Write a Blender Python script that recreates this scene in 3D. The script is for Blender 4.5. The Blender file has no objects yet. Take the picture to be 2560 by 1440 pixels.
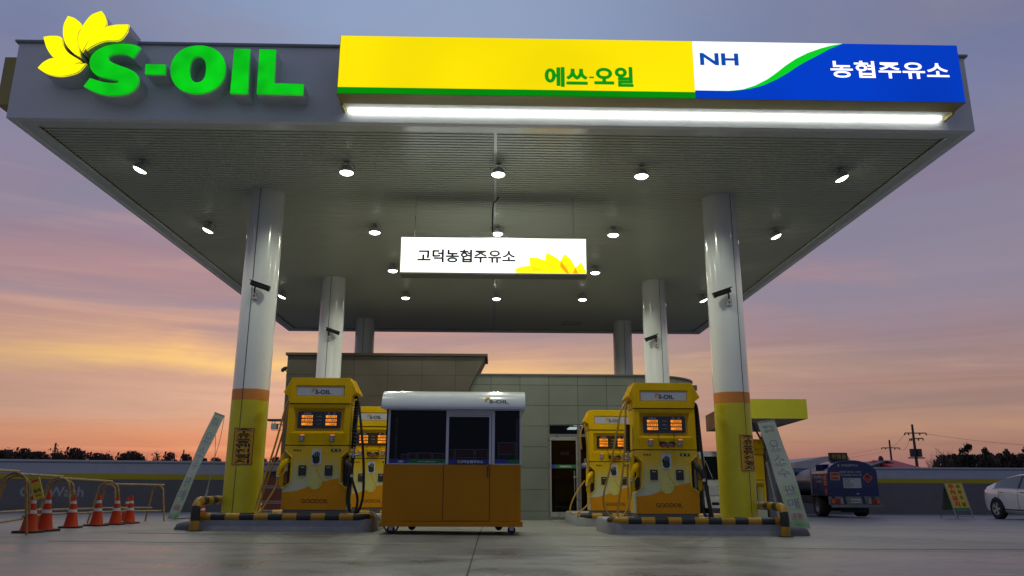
import bpy, bmesh, math, random
from mathutils import Vector, Matrix
random.seed(7)
sc = bpy.context.scene
COL = sc.collection
PI = math.pi

# ------------------------------------------------------------------ camera
F_PX, PITCH, YAW, ROLL = 1939.0, .2496, .022, .0038
CAM = Vector((0, 0, .8))
def _basis():
    cp, sp, cy, sy = math.cos(PITCH), math.sin(PITCH), math.cos(YAW), math.sin(YAW)
    d = Vector((sy*cp, cy*cp, sp)); r = Vector((cy, -sy, 0)); u = r.cross(d)
    cr, sr = math.cos(ROLL), math.sin(ROLL)
    return r*cr + u*sr, u*cr - r*sr, d
CA, CB, CD = _basis()
cam = bpy.data.objects.new('camera', bpy.data.cameras.new('camera')); COL.objects.link(cam)
cam.data.sensor_width = 36; cam.data.lens = F_PX/2560*36
cam.data.clip_start = .1; cam.data.clip_end = 6000
m = Matrix((CA, CB, -CD)).transposed().to_4x4(); m.translation = CAM
cam.matrix_world = m
sc.camera = cam
def ray(px, py): return CD + CA*((px-1280)/F_PX) - CB*((py-720)/F_PX)
def at(px, py, Y):                 # point of the plane y = Y seen at a pixel of the 2560x1440 photograph
    d = ray(px, py); return CAM + d*(Y/d.y)
def atz(px, py, z):
    d = ray(px, py); return CAM + d*((z-.8)/d.z)

# ------------------------------------------------------------------ view
sc.view_settings.view_transform = 'Standard'; sc.view_settings.look = 'None'
sc.view_settings.exposure = 0; sc.view_settings.gamma = 1
sc.cycles.max_bounces = 7; sc.cycles.diffuse_bounces = 3; sc.cycles.glossy_bounces = 3
sc.cycles.transparent_max_bounces = 10
sc.cycles.sample_clamp_indirect = 3
sc.cycles.caustics_reflective = False; sc.cycles.caustics_refractive = False

# ------------------------------------------------------------------ sky: dusk, streaked cloud lit from below the horizon
SUN_AZ = -.30
def build_world():
    w = bpy.data.worlds.new('World'); sc.world = w; w.use_nodes = True
    nt = w.node_tree; nt.nodes.clear(); L = nt.links.new
    def N(t, **k):
        n = nt.nodes.new(t)
        for a, b in k.items(): setattr(n, a, b)
        return n
    def M(op, a, b=None, c=None, clamp=False):
        n = N('ShaderNodeMath', operation=op); n.use_clamp = clamp
        for i, v in enumerate((a, b, c)):
            if v is None: continue
            if isinstance(v, (int, float)): n.inputs[i].default_value = v
            else: L(v, n.inputs[i])
        return n.outputs[0]
    def MIX(f, a, b, bt='MIX'):
        n = N('ShaderNodeMix', data_type='RGBA', blend_type=bt)
        for s, v in ((0, f), (6, a), (7, b)):
            if isinstance(v, (int, float)): n.inputs[s].default_value = v
            elif isinstance(v, tuple): n.inputs[s].default_value = (*v, 1)
            else: L(v, n.inputs[s])
        return n.outputs[2]
    def RAMP(f, stops, interp='LINEAR'):
        n = N('ShaderNodeValToRGB'); cr = n.color_ramp; cr.interpolation = interp
        while len(cr.elements) < len(stops): cr.elements.new(.5)
        for e, (p, c) in zip(cr.elements, stops):
            e.position = p; e.color = (*c, 1) if isinstance(c, tuple) else (c, c, c, 1)
        L(f, n.inputs[0]); return n.outputs[0]
    def COMB(x, y, z):
        n = N('ShaderNodeCombineXYZ')
        for i, v in enumerate((x, y, z)):
            if isinstance(v, (int, float)): n.inputs[i].default_value = v
            else: L(v, n.inputs[i])
        return n.outputs[0]
    def NOISE(vec, scale, detail=5, rough=.55, dist=0):
        n = N('ShaderNodeTexNoise'); n.inputs['Scale'].default_value = scale
        n.inputs['Detail'].default_value = detail; n.inputs['Roughness'].default_value = rough
        n.inputs['Distortion'].default_value = dist
        L(vec, n.inputs['Vector']); return n.outputs['Fac']
    tc = N('ShaderNodeTexCoord'); sp = N('ShaderNodeSeparateXYZ'); L(tc.outputs['Generated'], sp.inputs[0])
    X, Y, Z = sp.outputs
    el = M('MULTIPLY', M('ARCSINE', Z), 180/PI)
    az = M('ARCTAN2', X, Y)
    # slow wobble of the cloud bands
    cv = COMB(M('MULTIPLY', az, 2.2), M('MULTIPLY', el, .16), 0)
    wob = M('MULTIPLY', M('SUBTRACT', NOISE(cv, 1.3, 5, .6, .6), .5), 7.0)
    low = M('SUBTRACT', 1.0, M('MULTIPLY', M('ABSOLUTE', M('SUBTRACT', el, 12)), .06), clamp=True)
    el2 = M('ADD', el, M('MULTIPLY', wob, low))
    t = M('DIVIDE', el2, 40, clamp=True)
    s = lambda d: d/40
    glow = RAMP(t, [(0, (.40, .115, .09)), (s(1.2), (.60, .17, .10)), (s(3.4), (.74, .29, .16)), (s(5), (.72, .40, .28)),
                    (s(6.6), (.68, .38, .27)), (s(7.9), (1.08, .64, .19)), (s(8.8), (.88, .48, .23)), (s(10.6), (.55, .30, .24)),
                    (s(13.5), (.45, .255, .26)), (s(17), (.32, .225, .29)), (s(22), (.245, .215, .325)), (s(28), (.225, .255, .40)), (s(35), (.21, .285, .45))])
    side = RAMP(t, [(0, (.20, .11, .12)), (s(1.5), (.29, .145, .145)), (s(3.6), (.42, .24, .175)), (s(5.2), (.32, .20, .19)),
                    (s(6.5), (.38, .225, .20)), (s(8.6), (.31, .195, .20)), (s(11), (.37, .225, .245)), (s(14.5), (.39, .235, .265)),
                    (s(18), (.28, .205, .28)), (s(24), (.195, .20, .33)), (s(35), (.15, .20, .355))])
    da = M('DIVIDE', M('SUBTRACT', az, SUN_AZ+.10), .42)
    g = M('POWER', 2.718, M('MULTIPLY', M('MULTIPLY', da, da), -1.0))
    col = MIX(g, side, glow)
    # far left goes greyer, too
    # streaks: long thin bands
    sv = COMB(M('MULTIPLY', az, 1.6), M('MULTIPLY', el, .55), 3.1)
    st = NOISE(sv, 1.0, 7, .62, 1.1)
    stm = RAMP(st, [(.30, .84), (.45, .96), (.58, 1.04), (.72, 1.16)])
    fade = M('SUBTRACT', 1.0, M('DIVIDE', M('SUBTRACT', el, 9), 16), clamp=True)
    col = MIX(M('MULTIPLY', fade, .85), col, MIX(1.0, col, stm, 'MULTIPLY'))
    warm = M('MULTIPLY', M('MULTIPLY', M('SUBTRACT', st, .55, clamp=True), 3.0), M('MULTIPLY', fade, M('ADD', M('MULTIPLY', g, .5), .15)), clamp=True)
    col = MIX(warm, col, (.88, .48, .22))
    # high soft cloud, projected on a flat layer
    zz = M('ADD', M('MAXIMUM', Z, 0), .22)
    pv = COMB(M('DIVIDE', X, zz), M('MULTIPLY', M('DIVIDE', Y, zz), 1.6), 0)
    hc = NOISE(pv, 1.15, 6, .5, .5)
    hm = RAMP(hc, [(.34, (.86, .84, .90)), (.5, (.98, .98, 1.0)), (.66, (1.12, 1.15, 1.16))])
    hi = M('DIVIDE', M('SUBTRACT', el, 12), 12, clamp=True)
    col = MIX(hi, col, MIX(1.0, col, hm, 'MULTIPLY'))
    # broad banks of grey-blue cloud between the pink
    bk_ = NOISE(COMB(M('MULTIPLY', az, 1.5), M('MULTIPLY', el, .11), 7.7), 1.0, 5, .5, .8)
    bm_ = RAMP(bk_, [(.42, 0.0), (.57, 1.0)])
    be_ = M('MULTIPLY', M('DIVIDE', M('SUBTRACT', el, 7), 6, clamp=True), .78)
    col = MIX(M('MULTIPLY', bm_, be_), col, (.235, .225, .315))
    # brighter, bluer gap overhead in the middle
    db = M('DIVIDE', M('SUBTRACT', az, -.05), .33)
    gb = M('MULTIPLY', M('POWER', 2.718, M('MULTIPLY', M('MULTIPLY', db, db), -1.0)), M('DIVIDE', M('SUBTRACT', el, 20), 10, clamp=True))
    col = MIX(M('MULTIPLY', gb, .8), col, (.30, .38, .56))
    # the eastern half of the sky is darker and bluer
    back = M('ADD', M('MULTIPLY', Y, -.9), .35, clamp=True)
    col = MIX(back, col, (.135, .158, .24))
    # below the horizon
    bel = M('MULTIPLY', el, -1.2, clamp=True)
    col = MIX(bel, col, (.03, .028, .03))
    sky = N('ShaderNodeTexSky', sky_type='NISHITA'); sky.sun_disc = False
    sky.sun_elevation = math.radians(-1.5); sky.sun_rotation = SUN_AZ
    bs = N('ShaderNodeBackground'); L(sky.outputs[0], bs.inputs[0]); bs.inputs[1].default_value = .05
    bc = N('ShaderNodeBackground'); L(col, bc.inputs[0]); bc.inputs[1].default_value = .98
    ad = N('ShaderNodeAddShader'); L(bs.outputs[0], ad.inputs[0]); L(bc.outputs[0], ad.inputs[1])
    out = N('ShaderNodeOutputWorld'); L(ad.outputs[0], out.inputs[0])
build_world()

# ------------------------------------------------------------------ helpers
MAT = {}
def mat(name, col, rough=.5, metal=0.0, var=.12, vscale=3.0, bump=0.0, bscale=40.0, emit=None, es=1.0, coat=0.0, rvar=.1, spec=.5):
    if name in MAT: return MAT[name]
    m = bpy.data.materials.new(name); m.use_nodes = True; nt = m.node_tree; L = nt.links.new
    p = nt.nodes['Principled BSDF']
    p.inputs['Base Color'].default_value = (*col, 1); p.inputs['Roughness'].default_value = rough
    p.inputs['Metallic'].default_value = metal; p.inputs['Coat Weight'].default_value = coat
    p.inputs['Specular IOR Level'].default_value = spec
    tc = nt.nodes.new('ShaderNodeTexCoord')
    if var:
        n = nt.nodes.new('ShaderNodeTexNoise'); n.inputs['Scale'].default_value = vscale; n.inputs['Detail'].default_value = 6
        n.inputs['Roughness'].default_value = .62; L(tc.outputs['Object'], n.inputs['Vector'])
        r = nt.nodes.new('ShaderNodeMapRange'); r.inputs[1].default_value = .3; r.inputs[2].default_value = .7
        r.inputs[3].default_value = 1-var; r.inputs[4].default_value = 1+var*.5; L(n.outputs['Fac'], r.inputs[0])
        mx = nt.nodes.new('ShaderNodeVectorMath'); mx.operation = 'SCALE'; mx.inputs[0].default_value = col
        L(r.outputs[0], mx.inputs['Scale']); L(mx.outputs[0], p.inputs['Base Color'])
        r2 = nt.nodes.new('ShaderNodeMapRange'); r2.inputs[1].default_value = .3; r2.inputs[2].default_value = .7
        r2.inputs[3].default_value = max(.02, rough-rvar); r2.inputs[4].default_value = min(1, rough+rvar)
        L(n.outputs['Fac'], r2.inputs[0]); L(r2.outputs[0], p.inputs['Roughness'])
    if bump:
        n2 = nt.nodes.new('ShaderNodeTexNoise'); n2.inputs['Scale'].default_value = bscale; n2.inputs['Detail'].default_value = 5
        L(tc.outputs['Object'], n2.inputs['Vector'])
        b = nt.nodes.new('ShaderNodeBump'); b.inputs['Strength'].default_value = bump; b.inputs['Distance'].default_value = .01
        L(n2.outputs['Fac'], b.inputs['Height']); L(b.outputs[0], p.inputs['Normal'])
    if emit:
        p.inputs['Emission Color'].default_value = (*emit, 1); p.inputs['Emission Strength'].default_value = es
    MAT[name] = m; return m
def glass(name, tint=(.1, .11, .12), rough=.03, alpha=.35):
    if name in MAT: return MAT[name]
    m = bpy.data.materials.new(name); m.use_nodes = True; nt = m.node_tree; L = nt.links.new; nt.nodes.clear()
    o = nt.nodes.new('ShaderNodeOutputMaterial'); g = nt.nodes.new('ShaderNodeBsdfGlossy'); g.inputs['Roughness'].default_value = rough
    t = nt.nodes.new('ShaderNodeBsdfTransparent'); t.inputs[0].default_value = (*tint, 1)
    f = nt.nodes.new('ShaderNodeFresnel'); f.inputs[0].default_value = 1.3
    x = nt.nodes.new('ShaderNodeMixShader'); L(f.outputs[0], x.inputs[0]); L(t.outputs[0], x.inputs[1]); L(g.outputs[0], x.inputs[2])
    L(x.outputs[0], o.inputs[0]); MAT[name] = m; return m
def mesh(name, vs, fs, mt, parent=None, smooth=False, bevel=0, mi=None, loc=None):
    me = bpy.data.meshes.new(name); me.from_pydata([tuple(v) for v in vs], [], fs); me.validate(); me.update()
    o = bpy.data.objects.new(name, me); COL.objects.link(o)
    for mm in (mt if isinstance(mt, (list, tuple)) else [mt]): me.materials.append(mm)
    if mi and len(mi) == len(me.polygons):
        me.polygons.foreach_set('material_index', mi)
    if smooth:
        me.polygons.foreach_set('use_smooth', [True]*len(me.polygons))
        me.set_sharp_from_angle(angle=math.radians(38))
    if bevel:
        b = o.modifiers.new('b', 'BEVEL'); b.width = bevel; b.segments = 2; b.limit_method = 'ANGLE'; b.angle_limit = math.radians(40)
        b.harden_normals = False
    if loc: o.location = loc
    if parent: o.parent = parent
    return o
class MB:
    def __init__(s): s.v = []; s.f = []; s.m = []; s.k = 0
    def add(s, vs, fs, M=None):
        n = len(s.v); s.v += [(M @ Vector(v)) if M else Vector(v) for v in vs]
        s.f += [tuple(n+i for i in f) for f in fs]; s.m += [s.k]*len(fs); return s
    def mi(s, k): s.k = k; return s
    def box(s, x0, x1, y0, y1, z0, z1, M=None):
        return s.add([(x0,y0,z0),(x1,y0,z0),(x1,y1,z0),(x0,y1,z0),(x0,y0,z1),(x1,y0,z1),(x1,y1,z1),(x0,y1,z1)],
                     [(0,3,2,1),(4,5,6,7),(0,1,5,4),(1,2,6,5),(2,3,7,6),(3,0,4,7)], M)
    def cyl(s, c, r, h, axis='Z', n=20, r2=None, M=None, cap=True):
        r2 = r if r2 is None else r2; vs = []; c = Vector(c)
        for k, (t, rr) in enumerate(((0, r), (h, r2))):
            for i in range(n):
                a = 2*PI*i/n; p = (rr*math.cos(a), rr*math.sin(a), t)
                q = {'Z': p, 'X': (p[2], p[0], p[1]), 'Y': (p[1], p[2], p[0])}[axis]
                vs.append(c + Vector(q))
        fs = [(i, (i+1) % n, n+(i+1) % n, n+i) for i in range(n)]
        if cap: fs += [tuple(range(n-1, -1, -1)), tuple(range(n, 2*n))]
        return s.add(vs, fs, M)
    def tube(s, pts, r, n=8, M=None, cap=True):
        pts = [Vector(p) for p in pts]; R = r if isinstance(r, (list, tuple)) else [r]*len(pts)
        vs = []; prev = None
        for i, p in enumerate(pts):
            d = (pts[min(i+1, len(pts)-1)] - pts[max(i-1, 0)]).normalized()
            if prev is None:
                a = d.orthogonal().normalized()
            else:
                a = (prev - d*prev.dot(d))
                a = a.normalized() if a.length > 1e-6 else d.orthogonal().normalized()
            prev = a; b = d.cross(a)
            for k in range(n):
                t = 2*PI*k/n; vs.append(p + (a*math.cos(t)+b*math.sin(t))*R[i])
        fs = []
        for i in range(len(pts)-1):
            for k in range(n):
                k2 = (k+1) % n; fs.append((i*n+k, i*n+k2, (i+1)*n+k2, (i+1)*n+k))
        if cap: fs += [tuple(range(n-1, -1, -1)), tuple(range((len(pts)-1)*n, len(pts)*n))]
        return s.add(vs, fs, M)
    def lathe(s, prof, n=24, M=None, cap=True):                 # prof: (r, z)
        vs = []
        for r, z in prof:
            for i in range(n):
                a = 2*PI*i/n; vs.append((r*math.cos(a), r*math.sin(a), z))
        fs = []
        for j in range(len(prof)-1):
            for i in range(n):
                i2 = (i+1) % n; fs.append((j*n+i, j*n+i2, (j+1)*n+i2, (j+1)*n+i))
        if cap and prof[0][0] > 1e-4: fs.append(tuple(range(n-1, -1, -1)))
        if cap and prof[-1][0] > 1e-4: fs.append(tuple(range((len(prof)-1)*n, len(prof)*n)))
        return s.add(vs, fs, M)
    def prism(s, pts, y0, y1, M=None):               # outline in x,z ; extruded along y, ear-clipped caps
        from mathutils.geometry import tessellate_polygon
        n = len(pts); area = sum(pts[i][0]*pts[(i+1) % n][1]-pts[(i+1) % n][0]*pts[i][1] for i in range(n))
        if area < 0: pts = pts[::-1]
        tri = tessellate_polygon([[Vector((p[0], p[1], 0)) for p in pts]])
        vs = [(p[0], y0, p[1]) for p in pts] + [(p[0], y1, p[1]) for p in pts]
        fs = []
        for t in tri:
            a, b, c = t
            ar = (pts[b][0]-pts[a][0])*(pts[c][1]-pts[a][1]) - (pts[c][0]-pts[a][0])*(pts[b][1]-pts[a][1])
            if ar < 0: b, c = c, b
            fs.append((a, b, c)); fs.append((n+c, n+b, n+a))
        fs += [(i, n+i, n+(i+1) % n, (i+1) % n) for i in range(n)]
        return s.add(vs, fs, M)
    def build(s, name, mt, parent=None, smooth=False, bevel=0, loc=None):
        return mesh(name, s.v, s.f, mt, parent, smooth, bevel, s.m, loc)
def empty(name, loc=(0,0,0), rz=0):
    o = bpy.data.objects.new(name, None); COL.objects.link(o); o.location = loc; o.rotation_euler = (0, 0, rz); o.empty_display_size = .2
    return o
def tag(o, label, cat, group=None):
    o['label'] = label; o['category'] = cat
    if group: o['group'] = group
    return o
def thing(name, label, cat, loc=(0,0,0), rz=0, group=None): return tag(empty(name, loc, rz), label, cat, group)
def struct(o): o['kind'] = 'structure'; return o
def copy_tree(o, parent=None):
    c = o.copy(); COL.objects.link(c); c.parent = parent
    for ch in list(o.children): copy_tree(ch, c)
    return c
_tcache = {}
def text_geo(body, bold=0.0, shear=0.0, space=1.0, line=1.0):
    key = (body, bold, shear, space, line)
    if key in _tcache: return _tcache[key]
    cu = bpy.data.curves.new('t', 'FONT'); cu.body = body; cu.offset = bold; cu.shear = shear; cu.space_character = space
    cu.space_line = line; cu.align_x = 'CENTER'; cu.resolution_u = 4
    o = bpy.data.objects.new('t', cu); COL.objects.link(o)
    me = bpy.data.meshes.new_from_object(o.evaluated_get(bpy.context.evaluated_depsgraph_get()))
    vs = [(v.co.x, v.co.y) for v in me.vertices]; fs = [tuple(p.vertices) for p in me.polygons]
    bpy.data.objects.remove(o); bpy.data.curves.remove(cu); bpy.data.meshes.remove(me)
    x0, x1 = min(v[0] for v in vs), max(v[0] for v in vs); y0, y1 = min(v[1] for v in vs), max(v[1] for v in vs)
    vs = [((x-x0)/(x1-x0)-.5, (y-y0)/(y1-y0)-.5, ) for x, y in vs]
    _tcache[key] = (vs, fs, (x1-x0)/(y1-y0)); return _tcache[key]
def text_mb(mb, body, cx, cz, w, h, y, bold=0.0, shear=0.0, space=1.0, line=1.0, fn=None, fat=0.0):
    """flat lettering in the x-z plane facing -y, fitted to w x h (h None keeps the proportions)"""
    vs, fs, asp = text_geo(body, bold, shear, space, line)
    if h is None: h = w/asp
    if w is None: w = h*asp
    pts = [(cx+v[0]*w, y, cz+v[1]*h) for v in vs]
    if fat:                                 # heavier strokes: overlapping shifted copies, each a hair prouder
        for k, (dx, dz) in enumerate(((fat, 0), (-fat, 0), (0, fat), (0, -fat))):
            q = [(p[0]+dx, p[1]-.0004*(k+1), p[2]+dz) for p in pts]
            mb.add([fn(p) for p in q] if fn else q, fs)
    if fn: pts = [fn(p) for p in pts]
    return mb.add(pts, fs)
def text(name, body, cx, cz, w, h, y, mt, parent, **k):
    return text_mb(MB(), body, cx, cz, w, h, y, **k).build(name, mt, parent)
def rrect(cx, cz, w, h, r, n=4):
    pts = []
    for sx, sz, a0 in ((1, 1, 0), (-1, 1, 90), (-1, -1, 180), (1, -1, 270)):
        for i in range(n+1):
            a = math.radians(a0 + 90*i/n); pts.append((cx+sx*(w/2-r)+r*math.cos(a), cz+sz*(h/2-r)+r*math.sin(a)))
    return pts
def smooth_path(pts, n=8):
    pts = [Vector(p) for p in pts]; out = []
    for i in range(len(pts)-1):
        p0 = pts[max(i-1, 0)]; p1 = pts[i]; p2 = pts[i+1]; p3 = pts[min(i+2, len(pts)-1)]
        for k in range(n):
            t = k/n; out.append(.5*((2*p1)+(p2-p0)*t+(2*p0-5*p1+4*p2-p3)*t*t+(3*p1-p0-3*p2+p3)*t**3))
    out.append(pts[-1]); return out
def ground(x, y):
    return .065 - .018*max(0.0, y-12.9) - .007*max(-7.0, min(5.0, x))

# ------------------------------------------------------------------ materials
white_metal = mat('white painted metal', (.80, .82, .82), .16, var=.05, vscale=1.2, coat=.4, rvar=.04)
fascia_m = mat('white fascia panel', (.80, .81, .84), .42, var=.07, vscale=.8, spec=.35)
trim_m = mat('white trim', (.62, .65, .66), .2, var=.06, rvar=.03, spec=.8)
ceil_m = mat('ceiling plank', (.52, .55, .45), .34, var=.05, vscale=.5, rvar=.02, spec=.8)
col_yellow = mat('column yellow', (.62, .54, .012), .42, var=.14, vscale=2.2, coat=.2)
col_orange = mat('column orange', (.66, .23, .04), .42, var=.10)
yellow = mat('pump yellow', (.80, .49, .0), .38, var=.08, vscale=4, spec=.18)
yellow_shade = mat('pump yellow recess shade', (.68, .40, .0), .4, var=.10, vscale=4)  # darker copy of the pump yellow, recess shade put into the colour
orange = mat('pump orange', (.64, .265, .002), .5, var=.10, vscale=3, spec=.25)
booth_orange = mat('booth orange', (.52, .205, .001), .5, var=.10, vscale=1.6, spec=.25)
black = mat('black plastic', (.02, .02, .022), .4, var=.2)
rubber = mat('black rubber', (.014, .014, .015), .6, var=.3)
dark_metal = mat('dark grey metal', (.07, .07, .075), .45, .3)
grey_metal = mat('brushed steel', (.45, .45, .45), .3, .85, var=.1)
plinth = mat('grey plinth', (.16, .16, .17), .6)
brown = mat('dark brown seam', (.05, .025, .01), .6)
ink = mat('black ink', (.012, .012, .014), .5, var=0)
ink_green = mat('dark green ink', (.003, .022, .012), .5, var=0)
ink_white = mat('white ink', (.8, .8, .8), .5, var=0)
ink_red = mat('red ink', (.55, .02, .02), .5, var=0)
ink_orange = mat('sunburst orange ink', (.65, .36, .05), .5, var=0)
plate_w = mat('pale plate', (.52, .54, .60), .35, var=.05)
conc = mat('island concrete', (.30, .31, .34), .75, var=.22, vscale=5, bump=.3)
lcd = mat('lit amber display', (.8, .3, .02), .4, var=0, emit=(1, .27, .015), es=.95)
lcd_dim = mat('keypad display', (.8, .25, .05), .4, var=0, emit=(1, .2, .03), es=.5)
lens_m = mat('lit lamp lens', (1, 1, 1), .3, var=0, emit=(1, .97, .86), es=9)
tape_y = mat('guard yellow', (.42, .22, .010), .4, var=.22, vscale=9)
tape_b = mat('guard black', (.018, .018, .02), .45, var=.3)
hose_y = mat('yellow hose', (.46, .25, .02), .45, var=.18, vscale=6)

def ground_material():
    m = bpy.data.materials.new('forecourt concrete'); m.use_nodes = True; nt = m.node_tree; L = nt.links.new
    p = nt.nodes['Principled BSDF']
    tc = nt.nodes.new('ShaderNodeTexCoord')
    def noise(scale, detail=8, rough=.6, sx=1, sy=1, off=0):
        mp = nt.nodes.new('ShaderNodeMapping'); mp.inputs['Scale'].default_value = (sx, sy, 1); mp.inputs['Location'].default_value = (off, off*.7, 0)
        L(tc.outputs['Object'], mp.inputs[0]); n = nt.nodes.new('ShaderNodeTexNoise'); n.inputs['Scale'].default_value = scale
        n.inputs['Detail'].default_value = detail; n.inputs['Roughness'].default_value = rough; L(mp.outputs[0], n.inputs['Vector']); return n.outputs['Fac']
    def ramp(f, stops):
        n = nt.nodes.new('ShaderNodeValToRGB'); cr = n.color_ramp
        while len(cr.elements) < len(stops): cr.elements.new(.5)
        for e, (q, c) in zip(cr.elements, stops): e.position = q; e.color = (*c, 1) if isinstance(c, tuple) else (c, c, c, 1)
        L(f, n.inputs[0]); return n.outputs[0]
    def mul(a, b, fac=1.0):
        n = nt.nodes.new('ShaderNodeMix'); n.data_type = 'RGBA'; n.blend_type = 'MULTIPLY'; n.inputs[0].default_value = fac
        L(a, n.inputs[6]); L(b, n.inputs[7]); return n.outputs[2]
    big = noise(.35, 6, .6); mid = noise(1.1, 10, .68, .8, 1.2, 3); fine = noise(55, 8, .75, 1, 1, 9); streak = noise(1.6, 9, .62, .45, 1.8, 5); spots = noise(4.5, 4, .5, 1, 1, 14)
    c = ramp(big, [(.3, (.20, .20, .186)), (.5, (.245, .245, .23)), (.7, (.285, .285, .268))])
    c = mul(c, ramp(mid, [(.34, .74), (.46, .95), (.56, 1.02), (.70, 1.14)]), .8)
    c = mul(c, ramp(streak, [(.33, .74), (.45, .98), (.62, 1.0), (.72, 1.10)]), .7)
    c = mul(c, ramp(fine, [(.32, .72), (.68, 1.22)]), .8)
    c = mul(c, ramp(spots, [(.27, .35), (.33, 1.0)]), .8)
    # hairline cracks
    mpv = nt.nodes.new('ShaderNodeMapping'); mpv.inputs['Scale'].default_value = (.28, .22, 1); L(tc.outputs['Object'], mpv.inputs[0])
    nd = nt.nodes.new('ShaderNodeTexNoise'); nd.inputs['Scale'].default_value = 3.0; nd.inputs['Detail'].default_value = 5; L(mpv.outputs[0], nd.inputs['Vector'])
    va = nt.nodes.new('ShaderNodeMix'); va.data_type = 'RGBA'; va.blend_type = 'LINEAR_LIGHT'; va.inputs[0].default_value = .16; L(mpv.outputs[0], va.inputs[6]); L(nd.outputs['Color'], va.inputs[7])
    vo = nt.nodes.new('ShaderNodeTexVoronoi'); vo.feature = 'DISTANCE_TO_EDGE'; vo.inputs['Scale'].default_value = 1.0; L(va.outputs[2], vo.inputs['Vector'])
    crk = nt.nodes.new('ShaderNodeMapRange'); crk.inputs[1].default_value = .0; crk.inputs[2].default_value = .0035; crk.inputs[3].default_value = .45; crk.inputs[4].default_value = 1.0; L(vo.outputs['Distance'], crk.inputs[0])
    c = mul(c, crk.outputs[0], .7)
    L(c, p.inputs['Base Color'])
    # the road strip in front of the canopy is trowelled smoother and damp
    sp = nt.nodes.new('ShaderNodeSeparateXYZ'); L(tc.outputs['Object'], sp.inputs[0])
    fr = nt.nodes.new('ShaderNodeMapRange'); fr.inputs[1].default_value = 10.1; fr.inputs[2].default_value = 9.7
    L(sp.outputs[1], fr.inputs[0])
    r1 = ramp(mid, [(.3, .33), (.5, .45), (.7, .58)]); r2 = ramp(mid, [(.32, .24), (.45, .30), (.56, .40), (.70, .48)])
    mx = nt.nodes.new('ShaderNodeMix'); mx.data_type = 'RGBA'; L(fr.outputs[0], mx.inputs[0]); L(r1, mx.inputs[6]); L(r2, mx.inputs[7])
    L(mx.outputs[2], p.inputs['Roughness'])
    b = nt.nodes.new('ShaderNodeBump'); b.inputs['Strength'].default_value = .25; b.inputs['Distance'].default_value = .006
    ad = nt.nodes.new('ShaderNodeMath'); ad.operation = 'ADD'; L(fine, ad.inputs[0]); L(mid, ad.inputs[1]); L(ad.outputs[0], b.inputs['Height'])
    L(b.outputs[0], p.inputs['Normal'])
    return m

def tile_material(name, base, tw, th, ox, oz, joint, var=.10):
    m = bpy.data.materials.new(name); m.use_nodes = True; nt = m.node_tree; L = nt.links.new; p = nt.nodes['Principled BSDF']
    tc = nt.nodes.new('ShaderNodeTexCoord'); sp = nt.nodes.new('ShaderNodeSeparateXYZ'); L(tc.outputs['Object'], sp.inputs[0])
    xx = nt.nodes.new('ShaderNodeMath'); xx.operation = 'ADD'; L(sp.outputs[0], xx.inputs[0]); L(sp.outputs[1], xx.inputs[1])
    cb = nt.nodes.new('ShaderNodeCombineXYZ')
    a1 = nt.nodes.new('ShaderNodeMath'); a1.operation = 'ADD'; a1.inputs[1].default_value = ox; L(xx.outputs[0], a1.inputs[0])
    a2 = nt.nodes.new('ShaderNodeMath'); a2.operation = 'ADD'; a2.inputs[1].default_value = oz; L(sp.outputs[2], a2.inputs[0])
    L(a1.outputs[0], cb.inputs[0]); L(a2.outputs[0], cb.inputs[1])
    br = nt.nodes.new('ShaderNodeTexBrick'); br.offset = 0; br.offset_frequency = 1
    br.inputs['Scale'].default_value = 1; br.inputs['Mortar Size'].default_value = .009; br.inputs['Mortar Smooth'].default_value = .2
    br.inputs['Brick Width'].default_value = tw; br.inputs['Row Height'].default_value = th
    br.inputs['Color1'].default_value = (*[c*(1-var) for c in base], 1); br.inputs['Color2'].default_value = (*[c*(1+var) for c in base], 1)
    br.inputs['Mortar'].default_value = (*joint, 1)
    L(cb.outputs[0], br.inputs['Vector'])
    n = nt.nodes.new('ShaderNodeTexNoise'); n.inputs['Scale'].default_value = 60; n.inputs['Detail'].default_value = 4; L(tc.outputs['Object'], n.inputs['Vector'])
    n2 = nt.nodes.new('ShaderNodeTexNoise'); n2.inputs['Scale'].default_value = 1.1; n2.inputs['Detail'].default_value = 6; L(tc.outputs['Object'], n2.inputs['Vector'])
    ad = nt.nodes.new('ShaderNodeMath'); ad.operation = 'ADD'; L(n.outputs['Fac'], ad.inputs[0]); L(n2.outputs['Fac'], ad.inputs[1])
    r = nt.nodes.new('ShaderNodeMapRange'); r.inputs[1].default_value = .6; r.inputs[2].default_value = 1.4; r.inputs[3].default_value = .72; r.inputs[4].default_value = 1.25; L(ad.outputs[0], r.inputs[0])
    mx = nt.nodes.new('ShaderNodeVectorMath'); mx.operation = 'SCALE'; L(br.outputs['Color'], mx.inputs[0]); L(r.outputs[0], mx.inputs['Scale'])
    L(mx.outputs[0], p.inputs['Base Color']); p.inputs['Roughness'].default_value = .5
    b = nt.nodes.new('ShaderNodeBump'); b.inputs['Strength'].default_value = .6; b.inputs['Distance'].default_value = .01; b.invert = True
    L(br.outputs['Fac'], b.inputs['Height']); L(b.outputs[0], p.inputs['Normal'])
    return m
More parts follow.
